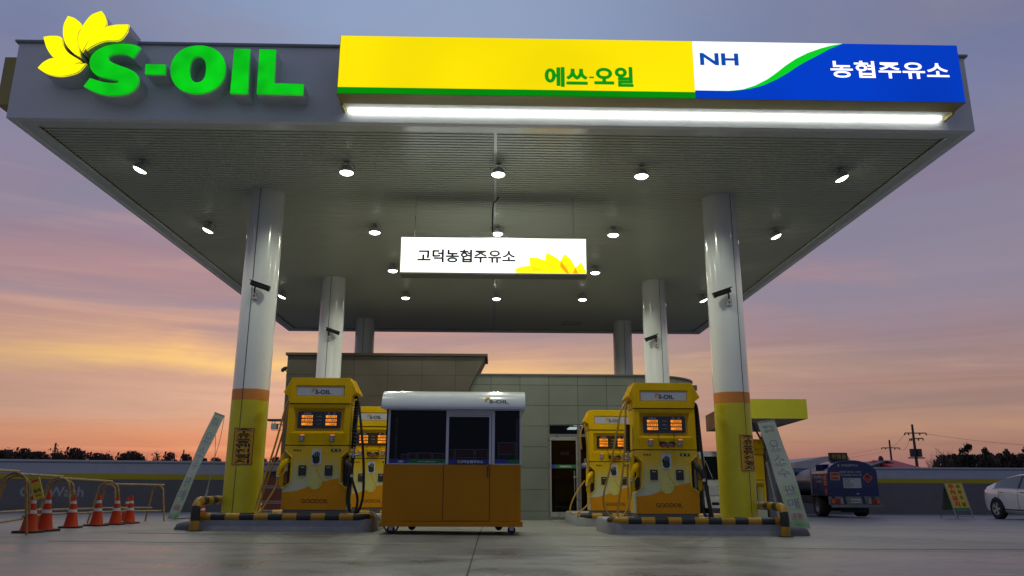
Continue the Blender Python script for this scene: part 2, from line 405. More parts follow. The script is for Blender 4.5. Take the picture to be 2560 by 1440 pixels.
# ------------------------------------------------------------------ ground
def build_ground():
    xs = [-60,-45,-30,-20,-14,-10,-7,-3,0,5,9,13,17,21,26,32,40,60]; ys = [-25,-10,-3,0,3,6,9,11,12.9,15,18,22,26,30,34,38,44]
    vs = [(x, y, ground(x, y)) for y in ys for x in xs]; n = len(xs)
    fs = [(j*n+i, j*n+i+1, (j+1)*n+i+1, (j+1)*n+i) for j in range(len(ys)-1) for i in range(n-1)]
    struct(mesh('forecourt_ground', vs, fs, ground_material()))
    fm = mat('dry field', (.10, .085, .06), .9, var=.4, vscale=.05)
    struct(mesh('field', [(-3500,-2500,-1.2),(3500,-2500,-1.2),(3500,3500,-1.2),(-3500,3500,-1.2)], [(0,1,2,3)], fm))
    jm = mat('joint filler', (.045, .043, .04), .8)
    yl = mat('worn yellow line', (.28, .22, .075), .7, var=.5, vscale=8)
    def strip(name, pts, w, mt, h=.004):
        mb = MB()
        for (x0, y0), (x1, y1) in zip(pts, pts[1:]):
            k = max(1, int(math.hypot(x1-x0, y1-y0)/1.0))
            for i in range(k):
                a = Vector((x0+(x1-x0)*i/k, y0+(y1-y0)*i/k)); b = Vector((x0+(x1-x0)*(i+1)/k, y0+(y1-y0)*(i+1)/k))
                d = (b-a).normalized(); nn = Vector((-d.y, d.x))*w/2
                q = [a-nn, b-nn, b+nn, a+nn]; mb.add([(p.x, p.y, ground(p.x, p.y)+h) for p in q], [(0,1,2,3)])
        return struct(mb.build(name, mt))
    g = lambda px, py: (lambda p: (p.x, p.y))(atz(px, py, .065))
    strip('expansion_joint', [(-.215, 4.0), (-.215, 12.9), (-.20, 22.0)], .016, jm)
    strip('expansion_joint', [(-8.0, 10.0), (12, 10.0)], .014, jm, .005)
    strip('expansion_joint', [(-6.9, 9.9), (-5.3, 13.3), (-5.0, 20)], .016, jm, .0045)
    strip('expansion_joint', [(5.4, 13.3), (8.6, 10.1)], .02, jm, .0045)
    strip('lane_line', [(-5.4, 12.1), (-1.9, 12.15)], .06, yl, .004)
    strip('lane_line', [(-5.6, 10.35), (6.8, 10.3)], .05, yl, .004)
build_ground()

# ------------------------------------------------------------------ canopy
CX0, CX1, CY0, CY1, CZ0, CZ1 = -7.2, 7.2, 10.57, 26.77, 6.0, 7.23
ROWS = (13.67, 19.85, 25.03); COLX = (-4.25, 4.19); CR = .31
def wrap(cx, cy, r, a0):
    """bends lettering laid out in x (metres of arc), z round a column axis; a0 is the middle angle from -y"""
    return lambda p: (cx + (r-p[1])*math.sin(a0 + p[0]/r), cy - (r-p[1])*math.cos(a0 + p[0]/r), p[2])
def build_canopy():
    root = thing('station_canopy', 'large white flat filling station canopy on six round columns, with dark slatted ceiling', 'canopy', (0, 18.6, 0))
    O = Vector((0, 18.6, 0)); tr = Matrix.Translation(-O)
    mb = MB()
    T = .10
    for a in ((CX0, CX1, CY0, CY0+T), (CX0, CX1, CY1-T, CY1), (CX0, CX0+T, CY0+T, CY1-T), (CX1-T, CX1, CY0+T, CY1-T)):
        mb.box(a[0], a[1], a[2], a[3], CZ0, CZ1, tr)
    fas = mb.build('fascia', fascia_m, root, bevel=.006)
    cap = MB()
    for a in ((CX0-.04, CX1+.04, CY0-.04, CY0+T+.02), (CX0-.04, CX1+.04, CY1-T-.02, CY1+.04), (CX0-.04, CX0+T+.02, CY0+T+.02, CY1-T-.02), (CX1-T-.02, CX1+.04, CY0+T+.02, CY1-T-.02)):
        cap.box(a[0], a[1], a[2], a[3], CZ1+.002, CZ1+.035, tr)
    cap.build('coping', mat('grey coping', (.32, .33, .36), .5), root)
    lip = MB(); W = .17
    a0, a1, b0, b1 = CX0+T, CX1-T, CY0+T, CY1-T
    for q in ((a0, a1, b0, b0+W), (a0, a1, b1-W, b1), (a0, a0+W, b0+W, b1-W), (a1-W, a1, b0+W, b1-W)):
        lip.box(*q, CZ0+.004, CZ0+.05, tr)
    lip.build('border_trim', trim_m, root, bevel=.004)
    MB().box(a0, a1, b0, b1, CZ0+.28, CZ0+.5, tr).build('roof_deck', dark_metal, root)
    # planks of the ceiling, running left-right with open grooves, in two fields either side of a joint strip
    pl = MB(); pitch = .1; y = b0+W+.004; back = MB()
    while y < b1-W-.02:
        y2 = min(y+pitch-.027, b1-W-.002)
        for xa, xb in ((a0+W+.004, -.045), (.005, a1-W-.004)):
            pl.add([(xa, y, 6.075), (xa, y+.006, 6.06), (xa, y2-.006, 6.06), (xa, y2, 6.075), (xb, y, 6.075), (xb, y+.006, 6.06), (xb, y2-.006, 6.06), (xb, y2, 6.075)],
                   [(0,4,5,1),(1,5,6,2),(2,6,7,3)], tr)
        y += pitch
    pl.build('ceiling_planks', ceil_m, root)
    back.box(a0, a1, b0, b1, CZ0+.085, CZ0+.10, tr).build('ceiling_backing', mat('groove shadow gap', (.008, .008, .007), .9), root)
    MB().box(-.044, .004, b0+W, b1-W, 6.052, 6.08, tr).build('joint_strip', trim_m, root)
    # small ceiling marks: hatch and a couple of scuffs
    hm = mat('hatch seam', (.12, .12, .11), .6)
    for (x, y, w, d) in ((2.55, 25.1, .6, .45),):
        MB().box(x-w/2, x+w/2, y-.006, y+.006, 6.048, 6.059, tr).box(x-w/2, x+w/2, y+d-.006, y+d+.006, 6.048, 6.059, tr).box(x-w/2, x-w/2+.012, y+.006, y+d-.006, 6.048, 6.059, tr).box(x+w/2-.012, x+w/2, y+.006, y+d-.006, 6.048, 6.059, tr).build('ceiling_hatch', hm, root)
    # columns
    for ri, cy in enumerate(ROWS):
        for si, cx in enumerate(COLX):
            g = ground(cx, cy)
            base = g - .03
            z1, z2 = (2.205, 2.395)
            k = MB(); k.lathe([(CR, z2), (CR, 6.058)], 48, tr @ Matrix.Translation((cx, cy, 0)))
            c = k.build('column', white_metal, root, smooth=True)
            b = MB().lathe([(CR+.001, z1), (CR+.001, z2)], 48, tr @ Matrix.Translation((cx, cy, 0))).build('orange_band', col_orange, c, smooth=True)
            b = MB().lathe([(CR+.002, base), (CR+.002, z1)], 48, tr @ Matrix.Translation((cx, cy, 0))).build('yellow_sleeve', col_yellow, c, smooth=True)
            # vertical joint of the cladding
            aj = {0: (-.14, .42), 1: (-.02, .30), 2: (.0, .05)}[ri][si]
            s = MB(); fn = wrap(cx, cy, CR+.0035, aj)
            zs = [base, z1, z2, 6.05]
            for za, zb in zip(zs, zs[1:]):
                s.add([Vector(fn(p))-O for p in ((-.006, 0, za), (.006, 0, za), (.006, 0, zb), (-.006, 0, zb))], [(0,1,2,3)])
            s.build('cladding_joint', dark_metal, c)
            if ri == 0:
                ac = (.12, .52)[si]; zc = (1.425, 1.355)[si]; w, h = .36, .62
                if si == 1: w = .36
                st = MB(); fn = wrap(cx, cy, CR+.006, ac); n = 10
                for kk, (ww, hh, rr) in enumerate(((w, h, .006),)):
                    f2 = wrap(cx, cy, CR+rr, ac)
                    vs = [Vector(f2((-ww/2+ww*i/n, 0, z)))-O for z in (zc-hh/2, zc+hh/2) for i in range(n+1)]
                    st.add(vs, [(i, i+1, n+2+i, n+1+i) for i in range(n)])
                sk = st.build('warning_sticker', mat('sticker amber', (.62, .33, .02), .4, var=.08), c)
                tx = MB(); f3 = wrap(cx, cy, CR+.0085, ac)
                for i, ch in enumerate('주유중엔진정지'):
                    text_mb(tx, ch, 0, zc + h*.5 - .048 - i*(h-.035)/7 - .002, w*.66, (h-.05)/7*.88, 0, bold=0, fat=.0035, fn=lambda p: Vector(f3(p))-O)
                # black frame line
                for (x0, x1, za, zb) in ((-w/2+.012, -w/2+.02, zc-h/2+.012, zc+h/2-.012), (w/2-.02, w/2-.012, zc-h/2+.012, zc+h/2-.012)):
                    tx.add([Vector(f3(p))-O for p in ((x0,0,za),(x1,0,za),(x1,0,zb),(x0,0,zb))], [(0,1,2,3)])
                for zz in (zc-h/2+.012, zc+h/2-.02):
                    xs = [-w/2+.02+(w-.04)*i/n for i in range(n+1)]
                    tx.add([Vector(f3((x,0,z)))-O for z in (zz, zz+.008) for x in xs], [(i, i+1, n+2+i, n+1+i) for i in range(n)])
                tx.build('lettering', ink, sk)
build_canopy()

# ------------------------------------------------------------------ flood lamps under the canopy
def build_lamps():
    XS = (-5.91, -2.51, .03, 2.445, 5.835); YS = (12.17, 15.34, 18.3, 21.13)
    row = ('front row', 'second row', 'third row', 'fourth row')
    where = ('far left end', 'left of centre', 'middle', 'right of centre', 'far right end')
    for j, y in enumerate(YS):
        for i, x in enumerate(XS):
            tilt = (.42, 0, 0, 0, -.42)[i]
            if j == 2 and i in (0, 2, 4):          # hidden by the column, the hanging sign or the column
                lab = 'lit ceiling floodlight in the third row back, %s' % ('behind the front left column', '', 'behind the hanging light box', '', 'behind the front right column')[i]
            else:
                lab = 'lit round ceiling floodlight, %s of the %s' % (where[i], row[j])
            t = thing('ceiling_floodlight', lab, 'floodlight', (x, y, 6.052), 0, 'floodlights under the canopy')
            a = MB(); a.cyl((0, 0, -.02), .05, .02).box(-.009, .009, -.009, .009, -.045, -.02)
            a.tube([(-.125, 0, -.12), (-.125, 0, -.06), (-.11, 0, -.045), (.11, 0, -.045), (.125, 0, -.06), (.125, 0, -.12)], .005, 6)
            a.build('bracket', grey_metal, t)
            M = Matrix.Translation((0, 0, -.115)) @ Matrix.Rotation(tilt, 4, 'Y')
            MB().lathe([(.02, .05), (.06, .045), (.09, .02), (.112, -.03), (.118, -.07), (.112, -.07), (.10, -.05)], 24, M).build('housing', mat('lamp housing pale', (.55, .56, .54), .35, .3), t, smooth=True)
            MB().lathe([(0.0001, -.108), (.045, -.104), (.080, -.094), (.103, -.080), (.112, -.068)], 24, M).build('lens', lens_m, t, smooth=True)
            ld = bpy.data.lights.new('floodlight_beam', 'SPOT'); ld.energy = 84; ld.color = (.97, 1, .80); ld.spot_size = math.radians(158); ld.spot_blend = .35
            ld.shadow_soft_size = .09
            lo = bpy.data.objects.new('beam', ld); COL.objects.link(lo); lo.parent = t; lo.location = (math.sin(tilt)*-.15, 0, -.115-.15)
            lo.rotation_euler = (0, tilt*.6, 0)
build_lamps()

# ------------------------------------------------------------------ front signs
em = lambda n, c, s=1.0: mat(n, c, .35, var=0, emit=c, es=s, spec=.3)
def lit(name, col, s=1.0, var=.14, scale=.6):
    """backlit acrylic: a glow that varies a little with the tubes behind it"""
    if name in MAT: return MAT[name]
    m = bpy.data.materials.new(name); m.use_nodes = True; nt = m.node_tree; L = nt.links.new; p = nt.nodes['Principled BSDF']
    p.inputs['Base Color'].default_value = (*[c*.12 for c in col], 1); p.inputs['Roughness'].default_value = .3; p.inputs['Specular IOR Level'].default_value = .12
    tc = nt.nodes.new('ShaderNodeTexCoord'); n = nt.nodes.new('ShaderNodeTexNoise'); n.inputs['Scale'].default_value = scale; n.inputs['Detail'].default_value = 1
    L(tc.outputs['Object'], n.inputs['Vector']); r = nt.nodes.new('ShaderNodeMapRange'); r.inputs[1].default_value = .35; r.inputs[2].default_value = .65
    r.inputs[3].default_value = s*(1-var); r.inputs[4].default_value = s*(1+var*.6); L(n.outputs['Fac'], r.inputs[0])
    p.inputs['Emission Color'].default_value = (*col, 1); L(r.outputs[0], p.inputs['Emission Strength'])
    MAT[name] = m; return m
def build_front_sign():
    Y0 = 10.0; x0, x1 = -2.262, 6.735; zl, zh = 6.175, 7.085; xm = 2.835
    cx = (x0+x1)/2
    t = thing('light_box_sign', 'long backlit fascia sign, yellow on the left, white and blue on the right', 'sign', (cx, 10.3, zl))
    O = Vector((cx, 10.3, zl)); tr = Matrix.Translation(-O)
    MB().box(x0-.012, x1+.012, Y0+.012, 10.565, zl+.035, zh+.012, tr).build('casing', mat('sign casing olive', (.42, .34, .10), .4), t, bevel=.01)
    bm = MB().box(x0-.012, x1+.012, Y0+.012, Y0+.30, zl-.008, zl+.033, tr); bm.box(x0-.012, x0+.02, Y0+.30, 10.55, zl-.04, zl+.033, tr); bm.box(x1-.02, x1+.012, Y0+.30, 10.55, zl-.04, zl+.033, tr)
    bm.build('light_trough', mat('sign casing olive', (.3, .26, .1)), t)
    face = MB().box(x0, xm-.004, Y0, Y0+.011, zl+.095, zh, tr).build('yellow_panel', lit('lit yellow acrylic', (1, .79, .0), 1.06, .14, .45), t)
    MB().box(x0, xm-.004, Y0, Y0+.011, zl, zl+.093, tr).build('green_stripe', lit('lit green acrylic', (.0, .27, .003), .95, .1), t)
    tx = MB()
    c3 = lambda u, v: at(1700+u/2.977, 60+v/2.977, Y0)
    c2 = lambda u, v: at(840+u/2.977, 60+v/2.977, Y0)
    def fit(mb, body, fn, u0, v0, u1, v1, y, **k):
        a = fn(u0, v0); b = fn(u1, v1); text_mb(mb, body, (a.x+b.x)/2-O.x, (a.z+b.z)/2-O.z, abs(b.x-a.x), abs(a.z-b.z), y-O.y, **k)
    # 에쓰-오일 in heavy strokes
    fit(tx, '에쓰', c2, 1555, 322, 1872, 470, Y0-.004, bold=.026, fat=.006)
    fit(tx, '-', c2, 1884, 392, 1920, 405, Y0-.004)
    fit(tx, '오일', c2, 1922, 320, 2212, 468, Y0-.004, bold=.026, fat=.006)
    tx.build('lettering', em('lit green letter', (.0, .30, .003), .9), face)
    # right part: white field, green wave, blue field
    A = [(365,497),(470,486),(560,457),(650,411),(720,361),(790,306),(860,260),(950,215),(1050,180),(1140,157),(1212,150)]
    Bc = [(405,497),(520,483),(620,457),(720,412),(800,366),(880,312),(960,267),(1040,226),(1110,187),(1170,163),(1212,150)]
    P = lambda L: [((q := c3(u, v)).x-O.x, q.z-O.z) for u, v in L]
    a, b = P(A), P(Bc); top = zh-O.z; xr = x1-O.x; xl = xm-O.x; zs = a[0][1]
    a[-1] = (a[-1][0], top); b[-1] = (a[-1][0], top); b[0] = (b[0][0], zs)
    wf = MB().prism([(xl, zs)] + a + [(xl, top)], Y0-O.y, Y0+.011-O.y).build('white_panel', lit('lit white acrylic', (.93, 1, 1), 1.15, .05), t)
    MB().prism(a[:1] + [(b[0][0], zs)] + b[1:-1] + a[::-1][:-1], Y0-.001-O.y, Y0+.010-O.y).build('green_wave', em('lit bright green', (.0, .60, .01), .95), t)
    MB().prism([(xl, zs-.0005)] + [(b[0][0], zs-.0005)] + b[1:] + [(xr, top), (xr, 0), (xl, 0)], Y0-O.y, Y0+.011-O.y).build('blue_panel', lit('lit blue acrylic', (.0, .043, .52), 1.0, .12), t)
    tn = MB(); fit(tn, 'NH', c3, 145, 216, 438, 311, Y0-.004, bold=.03); tn.build('lettering', em('lit blue letter', (.0, .07, .42), .85), wf)
    th = MB(); fit(th, '농협주유소', c3, 1112, 272, 2008, 412, Y0-.004, bold=.018); th.build('lettering', em('lit white letter', (1, 1, 1), 1.3), t)
    MB().box(x0+.025, x1-.025, Y0+.302, 10.563, zl+.018, zl+.033, tr).build('added_bounce_plate', mat('added bounce white', (.85, .87, .85), .5, var=.03), t)  # plate added under the casing to keep the tubes' bounce light white
    # fluorescent tubes in the trough below, shining on the fascia
    tb = MB()
    n = 7; L = (x1-x0-.1)/n
    for i in range(n): tb.cyl((x0+.05+i*L+.01, 10.515, zl-.012), .013, L-.02, 'X', 10, M=tr)
    tb.build('fluorescent_tubes', mat('fluorescent tube', (1, 1, 1), .3, var=0, emit=(.96, 1, .92), es=6), t)
build_front_sign()

C1 = lambda u, v, Y: at(u/2.977, v/2.977, Y)
def channel(name, outline, holes, Yf, Yb, O, face_m, side_m, parent, inset=.018):
    """a channel letter: grey return, thin rim and a slightly domed lit face"""
    ret = MB(); n = len(outline)
    def ring(pts, y0, y1, mb, flip=False):
        k = len(pts); vs = [(p[0], y0, p[1]) for p in pts] + [(p[0], y1, p[1]) for p in pts]
        mb.add(vs, [(i, k+i, k+(i+1) % k, (i+1) % k) for i in range(k)])
    ring(outline, Yf+.004, Yb, ret)
    for h in holes: ring(h, Yf+.004, Yb, ret)
    bk = bpy.data.curves.new('c', 'CURVE'); bk.dimensions = '2D'; bk.fill_mode = 'BOTH'; bk.extrude = .012; bk.bevel_depth = .02; bk.bevel_resolution = 2; bk.offset = -.02
    for pts in [outline] + holes:
        s = bk.splines.new('POLY'); s.points.add(len(pts)-1); s.use_cyclic_u = True
        for i, p in enumerate(pts): s.points[i].co = (p[0], p[1], 0, 1)
    o = bpy.data.objects.new('c', bk); COL.objects.link(o)
    me = bpy.data.meshes.new_from_object(o.evaluated_get(bpy.context.evaluated_depsgraph_get()))
    vs = [(v.co.x, Yf+.028-v.co.z, v.co.y) for v in me.vertices]; fs = [tuple(p.vertices) for p in me.polygons]
    bpy.data.objects.remove(o); bpy.data.curves.remove(bk); bpy.data.meshes.remove(me)
    f = mesh(name, vs, fs, face_m, parent, smooth=True)
    ret.build('letter_return', side_m, f)
    return f
def build_logo_sign():
    Yf, Yb = 10.24, 10.568
    c = C1(1300, 690, Yf); O = Vector((c.x, 10.56, c.z))
    t = thing('channel_letter_sign', 'lit green raised letters with a yellow five petal flower on the left of the fascia', 'sign', O)
    yf, yb = Yf-O.y, Yb-O.y
    def P(L, sub=4, closed=True, sharp=()):
        pts = [C1(u, v, Yf) for u, v in L]; return [(p.x-O.x, p.z-O.z) for p in pts]
    def smooth_closed(L, corners, n=5):
        """Catmull-Rom round the outline but keep the listed corner points sharp"""
        pts = P(L); k = len(pts); out = []
        for i in range(k):
            p1, p2 = Vector(pts[i]), Vector(pts[(i+1) % k])
            p0 = Vector(pts[(i-1) % k]) if i not in corners else p1*2-p2
            p3 = Vector(pts[(i+2) % k]) if (i+1) % k not in corners else p2*2-p1
            if i in corners and (i+1) % k in corners: out.append(tuple(p1)); continue
            for q in range(n):
                s = q/n; v = .5*((2*p1)+(p2-p0)*s+(2*p0-5*p1+4*p2-p3)*s*s+(3*p1-p0-3*p2+p3)*s**3); out.append(tuple(v))
        return out
    def letter_mat():
        m = bpy.data.materials.new('lit green letter face'); m.use_nodes = True; nt = m.node_tree; L = nt.links.new; p = nt.nodes['Principled BSDF']
        p.inputs['Base Color'].default_value = (.0, .10, .0, 1); p.inputs['Roughness'].default_value = .22; p.inputs['Specular IOR Level'].default_value = .3
        tc = nt.nodes.new('ShaderNodeTexCoord'); n = nt.nodes.new('ShaderNodeTexNoise'); n.inputs['Scale'].default_value = 3.0; n.inputs['Detail'].default_value = 1
        L(tc.outputs['Object'], n.inputs['Vector']); r = nt.nodes.new('ShaderNodeMapRange'); r.inputs[1].default_value = .3; r.inputs[2].default_value = .7; r.inputs[3].default_value = .95; r.inputs[4].default_value = 1.55
        L(n.outputs['Fac'], r.inputs[0]); p.inputs['Emission Color'].default_value = (.0, .44, .004, 1); L(r.outputs[0], p.inputs['Emission Strength']); return m
    gm = letter_mat(); ym = lit('lit petal yellow', (1, .88, .0), 1.25, .05, 3); side = mat('letter return grey', (.66, .67, .70), .4); 
    S = [(1045,352),(1000,332),(950,325),(880,324),(810,333),(745,357),(690,398),(666,447),(670,500),(700,545),(755,570),(830,587),(872,596),(884,604),(876,612),(845,616),(790,612),(735,600),(668,578),
         (620,640),(700,681),(775,702),(850,708),(930,700),(990,672),(1022,632),(1030,582),(1010,542),(960,512),(890,486),(832,462),(806,440),(806,422),(830,406),(880,398),(940,406),(990,430)]
    ss = smooth_closed(S, {0, 18, 19, 36}, 4)
    channel('letter', ss, [], yf, yb, O, gm, side, t)
    channel('letter', P([(1082,475),(1230,478),(1226,550),(1077,548)]), [], yf, yb, O, gm, side, t)
    def ell(cx, cy, rx, ry, n=40, sk=.0, pw=2.0):
        L = []
        for i in range(n):
            a = 2*PI*i/n; c_, s_ = math.cos(a), math.sin(a)
            x = math.copysign(abs(c_)**(2/pw), c_)*rx; y = math.copysign(abs(s_)**(2/pw), s_)*ry
            L.append((cx+x-y*sk, cy+y))
        return P(L)
    channel('letter', ell(1472, 515, 205, 179, 56, .05, 2.15), [ell(1471, 515, 61, 96, 40, .05, 2.3)[::-1]], yf, yb, O, gm, side, t)
    channel('letter', P([(1742,360),(1861,362),(1840,694),(1711,691)]), [], yf, yb, O, gm, side, t)
    channel('letter', P([(1930,365),(2053,367),(2038,617),(2259,624),(2252,704),(1908,695)]), [], yf, yb, O, gm, side, t)
    petals = [
        ([(296,519),(340,475),(405,447),(480,465),(560,492),(655,486),(600,545),(520,573),(440,579),(360,560)], {0, 5}),
        ([(338,289),(405,281),(470,292),(484,350),(520,405),(620,470),(560,492),(480,478),(410,440),(362,370)], {0, 5}),
        ([(520,134),(575,155),(624,206),(596,262),(592,330),(612,437),(560,408),(508,350),(484,280),(488,200)], {0, 5}),
        ([(768,96),(796,140),(803,205),(735,255),(678,310),(622,402),(600,345),(600,280),(628,210),(690,130)], {0, 5}),
        ([(971,197),(955,255),(900,312),(800,318),(720,345),(655,387),(655,355),(695,290),(765,232),(860,201)], {0, 5}),
    ]
    for L, c_ in petals:
        channel('petal', smooth_closed(L, c_, 5), [], yf-.06, yb+.02 if L[0][1] > 240 else yb+.02, O, ym, side, t)
    t2 = thing('side_light_box', 'narrow unlit olive sign box seen edge-on, on the left side face of the canopy', 'sign', (-7.3, 13, 6.3))
    MB().box(-.20, .095, -2.25, 6, .0, .80).build('casing', mat('sign casing olive', (.30, .26, .10)), t2, bevel=.01)
    MB().box(-.206, -.201, -2.2, 5.95, .04, .76).build('panel', mat('unlit yellow panel', (.42, .33, .03), .4), t2)
build_logo_sign()

def build_hanging_sign():
    Y0 = 13.55; a = at(1003, 592, Y0); b = at(1467, 686, Y0); x0, x1, z1, z0 = a.x, b.x, a.z, b.z
    cx = (x0+x1)/2; t = thing('hanging_light_box', 'white backlit box sign with a yellow flower, hung by rods below the ceiling', 'sign', (cx, Y0+.16, z0))
    w = x1-x0; h = z1-z0; D = .16; fr = mat('dull bronze frame', (.22, .21, .19), .4, .5)
    MB().box(-w/2, w/2, -D+.012, D-.012, -.012, -.002).box(-w/2, w/2, -D+.012, D-.012, h+.002, h+.012).box(-w/2-.01, -w/2-.0005, -D+.012, D-.012, -.012, h+.012).box(w/2+.0005, w/2+.01, -D+.012, D-.012, -.012, h+.012).build('casing', fr, t)
    e = .02
    for s in (-1, 1):
        y0, y1 = (-D, -D+.011) if s < 0 else (D-.011, D)
        MB().box(-w/2-.01, w/2+.01, y0-.002, y1+.002, -.014, e-.008).box(-w/2-.01, w/2+.01, y0-.002, y1+.002, h-.006, h+.014).box(-w/2-.01, -w/2+.008, y0-.002, y1+.002, e-.007, h-.007).box(w/2-.008, w/2+.01, y0-.002, y1+.002, e-.007, h-.007).build('frame', fr, t)
    f = MB().box(-w/2+.009, w/2-.009, -D, -D+.01, e-.007, h-.007).build('front_panel', lit('lit hanging white', (.95, 1, .90), 1.9, .1, 1.1), t)
    MB().box(-w/2+.009, w/2-.009, D-.01, D, e-.007, h-.007).build('rear_panel', lit('lit hanging white', (1, 1, 1)), t)
    cc = lambda u, v: at(920+u/3.428, 440+v/3.428, Y0)
    A = cc(428, 628); B = cc(1262, 745)
    tx = MB(); text_mb(tx, '고덕농협주유소', (A.x+B.x)/2-cx, (A.z+B.z)/2-z0, B.x-A.x, A.z-B.z, -D-.003, bold=.008, fat=.0065); tx.build('lettering', em('unlit dark letter', (.012, .014, .03), .4), f)
    pet = [([(1258,797),(1320,775),(1395,768),(1480,785),(1560,835),(1565,842),(1272,842)], (1, .70, .0)),
           ([(1383,697),(1450,700),(1520,722),(1600,775),(1655,842),(1412,842),(1400,800),(1385,750)], (1, .76, .0)),
           ([(1530,655),(1600,690),(1650,728),(1700,790),(1725,842),(1600,842),(1560,800),(1525,770),(1519,710)], (1, .68, .0)),
           ([(1685,667),(1735,710),(1775,775),(1800,842),(1700,842),(1680,810),(1647,775),(1650,725)], (1, .62, .0)),
           ([(1825,737),(1850,775),(1872,842),(1757,842),(1775,790)], (1, .64, .0))]
    lay = D + .002
    for i, (L, c) in enumerate(pet):
        pts = [((q := cc(u, v)).x-cx, max(q.z-z0, e-.006)) for u, v in L]
        MB().prism(pts, -lay-.0006*i-.0005, -lay+.0015).build('petal', em('lit petal print %s' % 'abcde'[i], c, 1.0), f)
    ov = [[(1395,768),(1480,785),(1560,835),(1500,815),(1412,818)], [(1522,724),(1600,775),(1655,842),(1600,800),(1525,775)],
          [(1650,728),(1700,790),(1725,842),(1700,842),(1647,778)], [(1777,780),(1800,842),(1757,842)]]
    for i, L in enumerate(ov):
        pts = [((q := cc(u, v)).x-cx, max(q.z-z0, e-.006)) for u, v in L]
        MB().prism(pts, -lay-.005, -lay-.0035).build('petal_overlap', em('lit petal overlap %s' % ('ab'[i > 1]), ((1, .55, .0), (.95, .27, .0))[i > 1], .95), f)
    r = MB(); r.tube([(-1.5-cx+.0, 0, h+.012), (-1.5-cx, 0, 6.058-z0)], .006, 6); r.build('rod', grey_metal, t)
    r = MB(); r.tube([(1.44-cx, 0, h+.012), (1.44-cx, 0, 6.058-z0)], .006, 6); r.build('rod', grey_metal, t)
    for x in (-1.5, 1.44): MB().box(x-cx-.08, x-cx+.08, -.02, .02, h+.013, h+.035).build('hanger', dark_metal, t)
    MB().tube(smooth_path([(-.02, .0, h+.012), (-.03, .0, h+.35), (-.02, -.0, h+.7), (.03, 0, 6.055-z0-.08), (.08, 0, 6.055-z0)], 5), .013, 6).build('power_cable', black, t)
build_hanging_sign()

# ------------------------------------------------------------------ pump islands
def striped(mb, pts, r, seg, n=12, start=0):
    """pipe along pts whose material alternates every seg metres"""
    pts = [Vector(p) for p in pts]; d = 0; out = [[pts[0]]]; lab = [start]; left = seg
    for a, b in zip(pts, pts[1:]):
        l = (b-a).length; s = 0
        while l - s > left + 1e-6:
            s += left; q = a.lerp(b, s/l); out[-1].append(q); out.append([q]); lab.append(1-lab[-1]); left = seg
        left -= (l-s); out[-1].append(b)
    for k, (c, m) in enumerate(zip(out, lab)):
        if len(c) > 1 and (c[-1]-c[0]).length > 1e-4: mb.mi(m).tube(c, r, n)
    mb.mi(0)
def build_island(x0, x1, y0, y1, inner, label, group):
    """inner = +1 when the rounded inner end is at x1"""
    cx, cy = (x0+x1)/2, (y0+y1)/2; g = ground(cx, y0); t = thing('pump_island', label, 'island', (cx, cy, g), 0, group)
    w, d, h = (x1-x0)/2, (y1-y0)/2, .17
    out = []
    R = .16
    for sx, sy, a0 in ((1,1,0),(-1,1,90),(-1,-1,180),(1,-1,270)):
        for i in range(6):
            a = math.radians(a0+90*i/5); out.append((sx*(w-R)+R*math.cos(a), sy*(d-R)+R*math.sin(a)))
    n = len(out)
    vs = [(p[0], p[1], -.12) for p in out]+[(p[0], p[1], h) for p in out]+[(p[0]*.985, p[1]*.97, h+.05) for p in out]
    fs = [(i, (i+1) % n, n+(i+1) % n, n+i) for i in range(n)]+[(n+i, n+(i+1) % n, 2*n+(i+1) % n, 2*n+i) for i in range(n)]+[tuple(range(2*n, 3*n))]
    mesh('plinth', vs, fs, conc, t, smooth=True)
    mb = MB(); r = .068; yy = -d+.05; zz = h+.042
    e = .16
    if inner > 0: path = [(-w+.02, yy, zz), (w-e-.06, yy, zz)] + [(w-e-.06+e*math.sin(a), yy+e*(1-math.cos(a)), zz) for a in (math.radians(q) for q in (22, 45, 67, 90))] + [(w-.06, yy+e+.06, zz)]
    else: path = [(w-.02, yy, zz), (-w+e+.06, yy, zz)] + [(-w+e+.06-e*math.sin(a), yy+e*(1-math.cos(a)), zz) for a in (math.radians(q) for q in (22, 45, 67, 90))] + [(-w+.06, yy+e+.06, zz)]
    if inner > 0: striped(mb, path, r, .225)
    else: striped(mb, path, r, .215, start=0)
    mb.build('bumper_pipe', [tape_y, tape_b], t, smooth=True)
    # rounded concrete nose on the outer end
    nb = MB(); L = .42; n = 8; k = 8
    vs = []; s = -inner
    for i in range(n+1):
        u = i/n; rr = math.sqrt(max(0, 1-u*u)) if i < n else .02
        for j in range(k+1):
            a = PI*j/k; vs.append((s*(w-.02+L*u), -d+.22-.18*math.cos(a)*rr*1.0, -.12+(.12+.15*math.sin(a)*rr**.5) if 0 < j < k else -.12))
    fs = [(i*(k+1)+j, i*(k+1)+j+1, (i+1)*(k+1)+j+1, (i+1)*(k+1)+j) for i in range(n) for j in range(k)]
    nb.add(vs, fs).build('nose', mat('painted nose grey', (.085, .09, .10), .6, bump=.2), t, smooth=True)
    return h+.05+g
GI = 'striped pump islands'
ZI1 = build_island(-4.72, -1.93, 12.9, 14.75, 1, 'front left concrete pump island edged with a yellow and black pipe', GI)
ZI2 = build_island(1.86, 4.76, 12.9, 14.75, -1, 'front right concrete pump island edged with a yellow and black pipe', GI)
ZI3 = build_island(-5.1, -1.95, 17.0, 20.4, 1, 'rear left striped pump island partly hidden behind the booth', GI)
ZI4 = build_island(1.80, 4.9, 17.0, 20.4, -1, 'rear right striped pump island in front of the glass door', GI)
